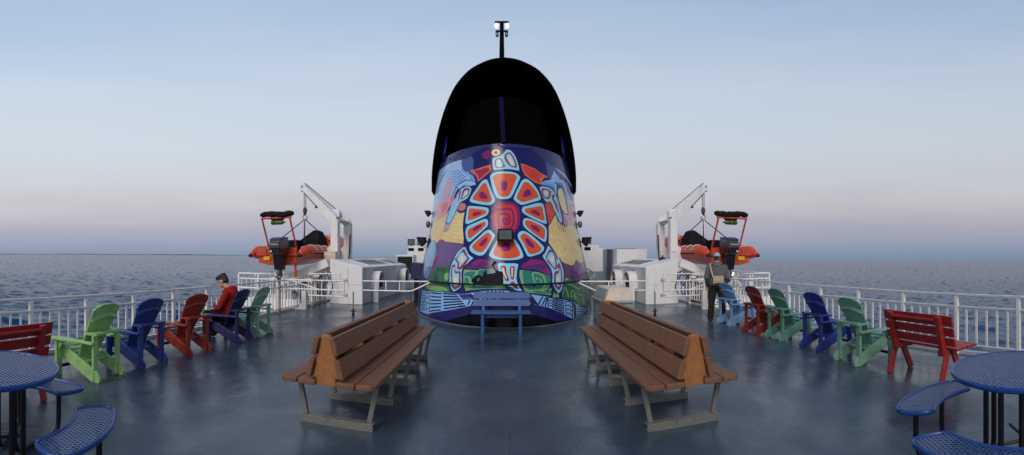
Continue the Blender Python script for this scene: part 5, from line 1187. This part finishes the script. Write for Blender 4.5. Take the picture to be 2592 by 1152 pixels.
    mb = MB(); mb.tube([(-.2, .05, .42), (-.12, .05, .20), (-.07, .02, .25)], .01, 6); B(mb, 'cable', M['white'], t)

    # ---- lamps on the funnel's flank
    for z, kind, ph in ((2.86, 'small black floodlight high on the %s flank of the funnel', 1.20), (2.02, 'large black floodlight low on the %s flank of the funnel', 1.24)):
        p = fpt(ph, z, .0); big = z < 2.5; t = thing('floodlight', kind % side, 'floodlight', (s * p.x, p.y, z), 0, 'floodlights on the funnel')
        w_ = .135 if big else .09
        mb = MB(); mb.tube([(.02, 0, 0), (-.10, -.0, .02)], .018, 8)
        mb.build('bracket', M['black'], t, mirror=mir)
        mb = MB(); mb.add([(-.06, -w_, w_), (-.06, w_, w_), (-.06, w_, -w_ * .2), (-.06, -w_, -w_ * .2), (-.06 - w_ * 2, -w_, w_ * 1.05), (-.06 - w_ * 2, w_, w_ * 1.05), (-.06 - w_ * .9, w_, -w_ * 1.1), (-.06 - w_ * .9, -w_, -w_ * 1.1)], [(0, 3, 2, 1), (4, 5, 6, 7), (0, 1, 5, 4), (1, 2, 6, 5), (2, 3, 7, 6), (3, 0, 4, 7)])
        mb.build('housing', M['black'], t, mirror=mir, bevel=.008)
        mb = MB(); a0 = Vector((-.06 - w_ * 2, 0, w_ * 1.0)); b0 = Vector((-.06 - w_ * .9, 0, -w_ * 1.05)); dd = (b0 - a0).normalized(); nn_ = Vector((-dd.z, 0, dd.x)) * .006
        if nn_.x > 0: nn_ = -nn_
        mb.add([a0 + dd * .03 + nn_ + Vector((0, y, 0)) for y in (-w_ * .86, w_ * .86)] + [b0 - dd * .03 + nn_ + Vector((0, y, 0)) for y in (w_ * .86, -w_ * .86)], [(0, 1, 2, 3)]); mb.build('lens', M['glass'], t, mirror=mir)
    p = fpt(1.22, 2.52, 0); t = thing('deck_lamp', 'small round white bulkhead lamp between two floodlights on the %s flank of the funnel' % side, 'lamp', (s * p.x, p.y, 2.52), 0, 'bulkhead lamps on the funnel')
    mb = MB(); mb.tube([(.02, 0, .03), (-.05, 0, .03)], .03, 10); mb.build('base', M['grey'], t, mirror=mir)
    mb = MB(); mb.lathe([(.02, .11), (.055, .09), (.07, .03), (.06, -.06), (.03, -.10)], 14, Matrix.Translation((-.09, 0, .02))); mb.build('globe', M['glass'], t, mirror=mir, smooth=40)

    # ---- white instrument house far forward
    X0, Y0 = (-4.62, 22.0) if s < 0 else (4.05, 20.0)
    t = thing('searchlight_house', 'white equipment house with square lamp on top, far behind on the %s side' % side, 'equipment house', (X0, Y0, 0), 0, 'equipment houses far forward')
    mb = MB(); mb.prism([(-.42, 0, .0), (.75, 0, .0), (.75, 0, 1.95), (.45, 0, 2.0), (.40, 0, 2.12), (-.34, 0, 2.12), (-.42, 0, 1.85)], (0, 1.6, 0)); mb.build('body', M['white'], t, mirror=mir and False, bevel=.02)
    mb = MB(); mb.bx(-.46, .79, -.04, 1.64, .0, .88); mb.build('plinth', M['grey'], t, bevel=.02)
    if s < 0:
        mb = MB(); mb.tube([(-.12, -.01, 1.0), (-.12, -.01, 1.45)], .06, 12); mb.build('round_slot', M['grey'], t)
    for x in ((-.22, .30) if s < 0 else (-.12,)):
        mb = MB(); mb.bx(x - .19, x + .19, .0, .06, 2.18, 2.50); h_ = mb.build('lamp_frame', M['black'], t, bevel=.01)
        mb = MB(); mb.bx(x - .155, x + .155, -.006, -.001, 2.215, 2.465); mb.build('lamp_glass', M['glass'], h_)
        mb = MB(); mb.tube([(x, .03, 2.10), (x, .03, 2.19)], .03, 8); mb.build('lamp_stem', M['black'], h_)
        mb = MB(); mb.bx(x - .15, x + .15, -.012, -.002, 1.87, 2.03); mb.build('window', M['louvre'], t)

# louvred box, rounded trunk, navy box, locker
t = thing('louvred_vent', 'black louvred ventilator box in a white frame behind the port vent house', 'ventilator', (-4.78, 20.3, 0))
mb = MB(); mb.bx(-.42, .42, 0, .8, 0, 1.66); mb.build('body', M['white'], t, bevel=.015)
mb = MB(); mb.bx(-.37, .37, -.02, -.002, .75, 1.58); pn = mb.build('panel', M['louvre'], t)
mb = MB()
for k in range(9): mb.box((0, -.03, .80 + .09 * k), (.72, .05, .012), Matrix.Rotation(.6, 3, 'X'))
mb.build('slats', M['dark_grey'], pn)
t = thing('ventilator_box', 'tall white ventilator with a rounded steel end behind the starboard vent house', 'ventilator', (5.2, 17.8, 0))
mb = MB(); mb.bx(-.42, .95, 0, 1.05, 0, 1.90); mb.build('body', M['house_white'], t, bevel=.012)
mb = MB(); mb.prism([(-.422, .0, .0)] + [(-.422 - .48 * sin(pi * i / 20), .525 - .525 * cos(pi * i / 20), 0) for i in range(1, 20)] + [(-.422, 1.05, 0)], (0, 0, 1.89)); mb.build('rounded_end', M['grey_pipe'], t, smooth=30)
mb = MB()
for k in range(8): mb.bx(-.3 + .1 * k, -.24 + .1 * k, .2, .85, 1.90, 1.925)
mb.build('top_grille', M['louvre'], t)
t = thing('navy_box', 'navy blue box on a black post beside the port flank of the funnel', 'box', (-2.86, 13.35, 0))
mb = MB(); mb.prism([(-.10, 0, .84), (.30, 0, .84), (.26, 0, 1.36), (-.08, 0, 1.39)], (0, .5, 0)); mb.build('box', M['navy_box'], t, bevel=.012)
mb = MB(); mb.bx(-.02, .09, .18, .30, 0, .839); mb.build('post', M['black'], t)
mb = MB(); mb.tube([(-.10, .1, 0), (-.10, .1, .42)], .012, 6); mb.bx(-.13, -.07, .07, .13, .0, .05); mb.build('pin', M['black'], t)
t = thing('deck_locker', 'grey and beige deck locker with sloping top behind the right brown bench', 'locker', (2.26, 9.4, 0))
mb = MB(); mb.bx(0, .64, 0, 1.35, 0, .50); mb.build('base', M['grey'], t, bevel=.012)
mb = MB(); mb.bx(-.05, .69, -.04, 1.39, .501, .545); mb.build('ledge', M['grey'], t, bevel=.01)
mb = MB(); mb.add([(.0, .0, .546), (.64, .0, .546), (.64, 1.35, .546), (.0, 1.35, .546), (.10, .05, .83), (.60, .03, .83), (.60, 1.3, .83), (.10, 1.3, .83)], [(0, 3, 2, 1), (4, 5, 6, 7), (0, 1, 5, 4), (1, 2, 6, 5), (2, 3, 7, 6), (3, 0, 4, 7)]); mb.build('hood', M['beige'], t, bevel=.014)
mb = MB(); mb.add([(.008, .12, .59), (.008, 1.2, .59), (.088, 1.15, .80), (.088, .16, .80)], [(0, 3, 2, 1)]); o = mb.build('side_panel', M['grey'], t); q_ = o.modifiers.new('thick', 'SOLIDIFY'); q_.thickness = .016; q_.offset = 1
t = thing('low_coaming', 'low white coaming with a row of small fittings far behind the rounded ventilator', 'coaming', (4.95, 22.0, 0))
mb = MB(); mb.bx(-.5, .6, 0, 1.5, 0, 1.15); mb.build('wall', M['beige'], t, bevel=.02)
for k in range(4): mb = MB(); mb.lathe([(.05, 1.151), (.05, 1.22), (.09, 1.24), (.07, 1.30), (.02, 1.32)], 10, Matrix.Translation((-.4 + .26 * k, .2, 0))); mb.build('fitting', M['white'], t, smooth=40)

# front floodlight and masthead
p = fpt(.02, 2.04, 0); t = thing('floodlight', 'square black framed floodlight in the middle of the turtle shell', 'floodlight', (p.x - .02, p.y, 2.04), 0, 'floodlights on the funnel')
mb = MB(); mb.bx(-.03, .03, -.10, .02, -.03, .03); mb.bx(-.17, .17, -.12, -.10, -.04, .04); mb.build('bracket', M['black'], t)
mb = MB(); mb.add([(-.13, -.12, .12), (.13, -.12, .12), (.13, -.12, -.12), (-.13, -.12, -.12), (-.17, -.30, .145), (.17, -.30, .145), (.17, -.26, -.135), (-.17, -.26, -.135)], [(3, 2, 1, 0), (4, 5, 6, 7), (0, 1, 5, 4), (1, 2, 6, 5), (2, 3, 7, 6), (3, 0, 4, 7)]); hb = mb.build('housing', M['black'], t, bevel=.01)
mb = MB(); mb.add([(-.14, -.302, .11), (.14, -.302, .11), (.14, -.270, -.09), (-.14, -.270, -.09)], [(3, 2, 1, 0)]); mb.build('lens', M['glass'], hb)
for x in (-.172, .172): mb = MB(); mb.bx(x - .012, x + .012, -.20, -.10, -.17, .03); mb.build('yoke', M['black'], t)
t = thing('masthead', 'slim black mast with two lit and two unlit lamps on top of the funnel', 'mast', (-.065, 12.35, 6.55))
mb = MB(); mb.beam((0, 0, 0), (0, 0, 1.74), .17, .17, up=(0, 1, 0), w1=.11, h1=.11); mb.build('post', M['cowl'], t, bevel=.01)
for z, lit in ((1.72, True), (1.46, False)):
    mb = MB(); w_ = .20 if lit else .18; mb.bx(-w_, w_, -.065, -.0, z - .018, z + .018) if False else mb.bx(-w_, w_, -.10, -.062, z - .018, z + .018)
    arm = mb.build('crossarm', M['cowl'], t)
    for q in (-1, 1):
        mb = MB(); mb.lathe([(.02, -.02), (.045, -.03), (.045, -.05)], 10, Matrix.Translation((q * (w_ - .045), -.08, z))); mb.build('lamp_cap', M['black'], arm)
        mb = MB(); mb.lathe([(.035, -.051), (.048, -.08), (.045, -.14), (.02, -.17)], 12, Matrix.Translation((q * (w_ - .045), -.08, z))); mb.build('lamp', M['lit'] if lit else M['glass'], t, smooth=40)

# ------------------------------------------------------------------ people
def RotY(a): return Matrix.Rotation(a, 3, 'Y')
def head_lumps(mb, c, tilt, yaw=0):
    """head facing local +x at c, chin dropped by tilt"""
    R = Matrix.Rotation(yaw, 3, 'Z') @ Matrix.Rotation(tilt, 3, 'Y'); c = Vector(c)
    def P(x, y, z): return c + R @ Vector((x, y, z))
    mb.ball(P(-.008, 0, .028), (.098, .076, .096), 18, 12, R); mb.ball(P(.030, 0, -.045), (.066, .058, .070), 16, 10, R)
    mb.ball(P(.058, 0, -.088), (.030, .030, .022), 12, 8, R)                      # chin
    mb.ball(P(.082, 0, .030), (.016, .050, .016), 12, 8, R)                       # brow
    mb.cap(P(.088, 0, .012), P(.112, 0, -.026), .010, .014, 10)                   # nose
    mb.ball(P(.086, 0, -.058), (.014, .026, .010), 10, 6, R)                      # lips
    for q in (-1, 1): mb.ball(P(-.008, q * .078, -.012), (.024, .010, .034), 10, 8, R)
    return P, R
def hand(mb, w_, d, up, side, curl=.5):
    """palm, four curled fingers and a thumb leaving the side of the palm"""
    w_ = Vector(w_); d = Vector(d).normalized(); up = (Vector(up) - d * Vector(up).dot(d)).normalized(); r = d.cross(up) * side
    for k in range(4):
        o = r * (-.030 + .020 * k); mb.cap(w_ + o * .55, w_ + d * .085 + o, .014, .0125, 8)
        a = w_ + d * .085 + o; ln = (.034, .040, .038, .030)[k]
        d1 = (d * cos(curl) - up * sin(curl)); b = a + d1 * ln; d2 = (d * cos(2 * curl) - up * sin(2 * curl)); c = b + d2 * ln * .75
        mb.cap(a, b, .0105, .0095, 8); mb.cap(b, c, .0095, .0080, 8)
    a = w_ + d * .025 - r * .034; b = a + (d * .8 - r * .6).normalized() * .042; c = b + (d * .95 - r * .1 - up * .3).normalized() * .030
    mb.cap(a, b, .0135, .0115, 8); mb.cap(b, c, .011, .009, 8)
def shell(name, m, par, vox=.012, it=4):
    def f(mb): return fuse(mb.build(name, m, par, smooth=1), vox, it)
    return f

# seated person (local +x forwards, sits in the navy chair)
ps = thing('person', 'person in a red hooded top sitting in the navy chair, head bowed over their lap', 'person', (-4.45, 6.50, 0), radians(187))
mb = MB(); P, R = head_lumps(mb, (.475, .03, 1.10), .50)
mb.cap((.36, .02, .96), (.445, .03, 1.06), .058, .055, 14)
mb.ball((.36, 0, .42), (.15, .17, .12), 16, 10); mb.cap((.36, 0, .45), (.335, 0, .86), .135, .15, 16)
for q in (-1, 1):
    mb.cap((.335, q * .15, .88), (.43, q * .235, .64), .052, .042); mb.cap((.43, q * .235, .64), (.60, q * .10, .575), .042, .030)
    hand(mb, (.605, q * .095, .575), (1, -q * .35, -.05), (0, 0, 1), q, .55)
    mb.cap((.40, q * .09, .42), (.78, q * .13, .47), .082, .058); mb.cap((.78, q * .13, .47), (.80, q * .13, .09), .055, .04)
fuse(mb.build('body', M['skin'], ps, smooth=1), .009, 2)
for q in (-1, 1):
    mb = MB(); mb.ball(P(.083, q * .032, .012), (.012, .014, .010), 10, 8); mb.build('eye', M['hair'], ps, smooth=1)
    mb = MB(); mb.cap(P(.094, q * .016, .030), P(.088, q * .048, .032), .006, .004, 8); mb.build('eyebrow', M['hair'], ps, smooth=1)
mb = MB(); mb.ball(P(-.020, 0, .052), (.100, .084, .090), 16, 10, R); mb.ball(P(-.055, 0, -.005), (.062, .080, .075), 14, 10, R); mb.ball(P(.060, 0, .105), (.058, .062, .030), 14, 8, R); mb.ball(P(.095, .0, .098), (.030, .045, .026), 12, 8, R)
for k in range(14):
    a = k * 2.4; mb.ball(P(-.02 + .085 * cos(a) * .8, .07 * sin(a), .105 + .012 * sin(k * 1.7)), (.026, .022, .020), 8, 6)
shell('hair', M['hair'], ps, .010, 2)(mb)
mb = MB(); mb.cap((.355, 0, .46), (.33, 0, .84), .165, .172, 18); mb.ball((.325, 0, .86), (.125, .205, .10), 18, 12)
mb.ball((.29, .0, .955), (.085, .12, .065), 16, 10); mb.cap((.31, -.085, .965), (.40, -.055, .955), .038, .030); mb.cap((.31, .085, .965), (.40, .075, .955), .038, .030)
for q in (-1, 1):
    mb.cap((.325, q * .165, .865), (.43, q * .245, .64), .080, .062, 14); mb.cap((.43, q * .245, .64), (.585, q * .110, .578), .060, .046, 14); mb.ball((.44, q * .245, .63), (.072, .068, .066), 12, 8)
shell('hoodie', M['hoodie_red'], ps, .012, 3)(mb)
mb = MB(); mb.ball((.36, 0, .42), (.17, .185, .125), 16, 10)
for q in (-1, 1):
    mb.cap((.40, q * .095, .42), (.78, q * .135, .475), .098, .078, 14); mb.cap((.78, q * .135, .475), (.80, q * .135, .12), .074, .062, 14)
shell('trousers', M['trouser_black'], ps, .012, 3)(mb)
for q in (-1, 1):
    mb = MB(); mb.ball((.86, q * .14, .05), (.14, .050, .046), 14, 8); mb.ball((.79, q * .14, .06), (.06, .045, .055), 12, 8); shell('shoe', M['shoe'], ps, .010, 2)(mb)
ph_ = tag(MB().box((.71, .005, .600), (.075, .145, .010), RotY(.35)).build('phone', M['black_gloss'], bevel=.004), 'thin dark phone held over the lap of the seated person', 'phone')
ph_.location = ps.location; ph_.rotation_euler = ps.rotation_euler

# standing person seen from behind (local +x forwards)
pr = thing('person', 'person in grey hooded top and pale cap standing by the light blue chair', 'person', (5.0, 9.25, 0), radians(90) - .47)
mb = MB(); P, R = head_lumps(mb, (.075, .0, 1.575), .28, -.12)
mb.cap((.0, 0, 1.42), (.05, 0, 1.54), .060, .056, 14); mb.cap((0, 0, .95), (.0, 0, 1.26), .145, .16, 16); mb.ball((.0, 0, 1.33), (.11, .19, .12), 16, 10)
for q in (-1, 1):
    mb.cap((0, q * .185, 1.36), (-.01, q * .255, 1.10), .052, .043); mb.cap((-.01, q * .255, 1.10), (.14, q * .235, .89), .042, .030)
    hand(mb, (.15, q * .235, .88), (.35, -q * .12, -.9), (1, 0, .3), q, .5)
    mb.cap((0, q * .095, .90), (.02, q * .12, .50), .085, .058); mb.cap((.02, q * .12, .50), (0, q * .15, .09), .055, .040)
pr.scale = (.965,) * 3
fuse(mb.build('body', M['skin'], pr, smooth=1), .009, 2)
for q in (-1, 1):
    mb = MB(); mb.ball(P(.083, q * .032, .012), (.012, .014, .010), 10, 8); mb.build('eye', M['hair'], pr, smooth=1)
mb = MB(); mb.ball(P(-.022, 0, .010), (.098, .082, .075), 16, 10, R); mb.ball(P(-.05, 0, -.045), (.055, .068, .045), 14, 8, R); shell('hair', M['hair'], pr, .010, 2)(mb)
mb = MB(); mb.ball(P(-.012, 0, .068), (.112, .092, .078), 20, 12, R); mb.ball(P(-.015, 0, .045), (.113, .093, .035), 20, 10, R)
for a in range(9): b = (a - 4) * .16; mb.cap(P(.085 * cos(b), .085 * sin(b), .050), P(.085 * cos(b) + .085 * cos(b * .6), .085 * sin(b), .036), .012, .008, 8)
mb.ball(P(-.01, 0, .148), (.012, .012, .008), 8, 6); shell('cap', M['cap'], pr, .009, 2)(mb)
mb = MB(); mb.cap((.0, 0, 1.06), (0, 0, 1.26), .182, .190, 20); mb.ball((-.005, 0, 1.31), (.140, .235, .13), 20, 12); mb.lathe([(.165, .885), (.185, .89), (.19, .93), (.185, 1.08)], 24, Matrix.Scale(1.08, 4, (0, 1, 0))); mb.ball((-.03, 0, 1.20), (.17, .21, .16), 18, 10)
mb.ball((-.055, 0, 1.435), (.095, .135, .062), 18, 10); mb.ball((-.10, 0, 1.385), (.070, .105, .055), 16, 10)
for q in (-1, 1):
    mb.cap((-.03, q * .10, 1.45), (.07, q * .08, 1.45), .040, .030); mb.cap((0, q * .195, 1.34), (-.015, q * .262, 1.10), .088, .070, 14); mb.cap((-.015, q * .262, 1.10), (.13, q * .240, .905), .068, .052, 14); mb.ball((-.02, q * .262, 1.10), (.075, .070, .075), 12, 8)
shell('hoodie', M['hoodie_grey'], pr, .012, 3)(mb)
mb = MB(); mb.ball((0, 0, .88), (.155, .185, .12), 16, 10)
for q in (-1, 1): mb.cap((0, q * .10, .86), (.02, q * .135, .48), .115, .088, 14); mb.cap((.02, q * .135, .48), (-.005, q * .165, .08), .086, .078, 14); mb.ball((-.005, q * .165, .085), (.088, .084, .05), 12, 8)
shell('trousers', M['trouser_brown'], pr, .012, 3)(mb)
for q in (-1, 1):
    mb = MB(); mb.ball((.07, q * .17, .045), (.15, .052, .045), 14, 8); mb.ball((-.02, q * .165, .05), (.065, .048, .05), 12, 8); shell('shoe', M['shoe'], pr, .010, 2)(mb)
bg_ = thing('shoulder_bag', 'cream canvas shoulder bag worn on the back of the standing person', 'bag', pr.location, pr.rotation_euler[2]); bg_.scale = (.965,) * 3
mb = MB(); mb.prism([(-.205, .11, .945), (-.205, -.17, .965), (-.205, -.16, 1.135), (-.205, .09, 1.12)], (-.075, 0, 0)); b_ = mb.build('pouch', M['bag'], bg_, bevel=.022)
mb = MB(); mb.prism([(-.281, .105, 1.03), (-.281, -.02, .99), (-.281, -.165, 1.045), (-.281, -.165, 1.14), (-.281, .095, 1.13)], (-.012, 0, 0)); mb.prism([(-.205, .095, 1.122), (-.205, -.165, 1.137), (-.292, -.165, 1.142), (-.292, .095, 1.132)][::-1], (0, 0, .010)); mb.build('flap', M['bag'], bg_, bevel=.008)
mb = MB(); mb.beam((-.23, .095, 1.10), (-.192, .15, 1.30), .034, .005, up=(1, 0, 0)); mb.beam((-.192, .15, 1.30), (-.10, .175, 1.435), .034, .005, up=(1, 0, .6)); mb.beam((-.10, .175, 1.435), (.05, .16, 1.46), .034, .005, up=(0, 0, 1)); mb.build('strap', M['bag'], bg_)
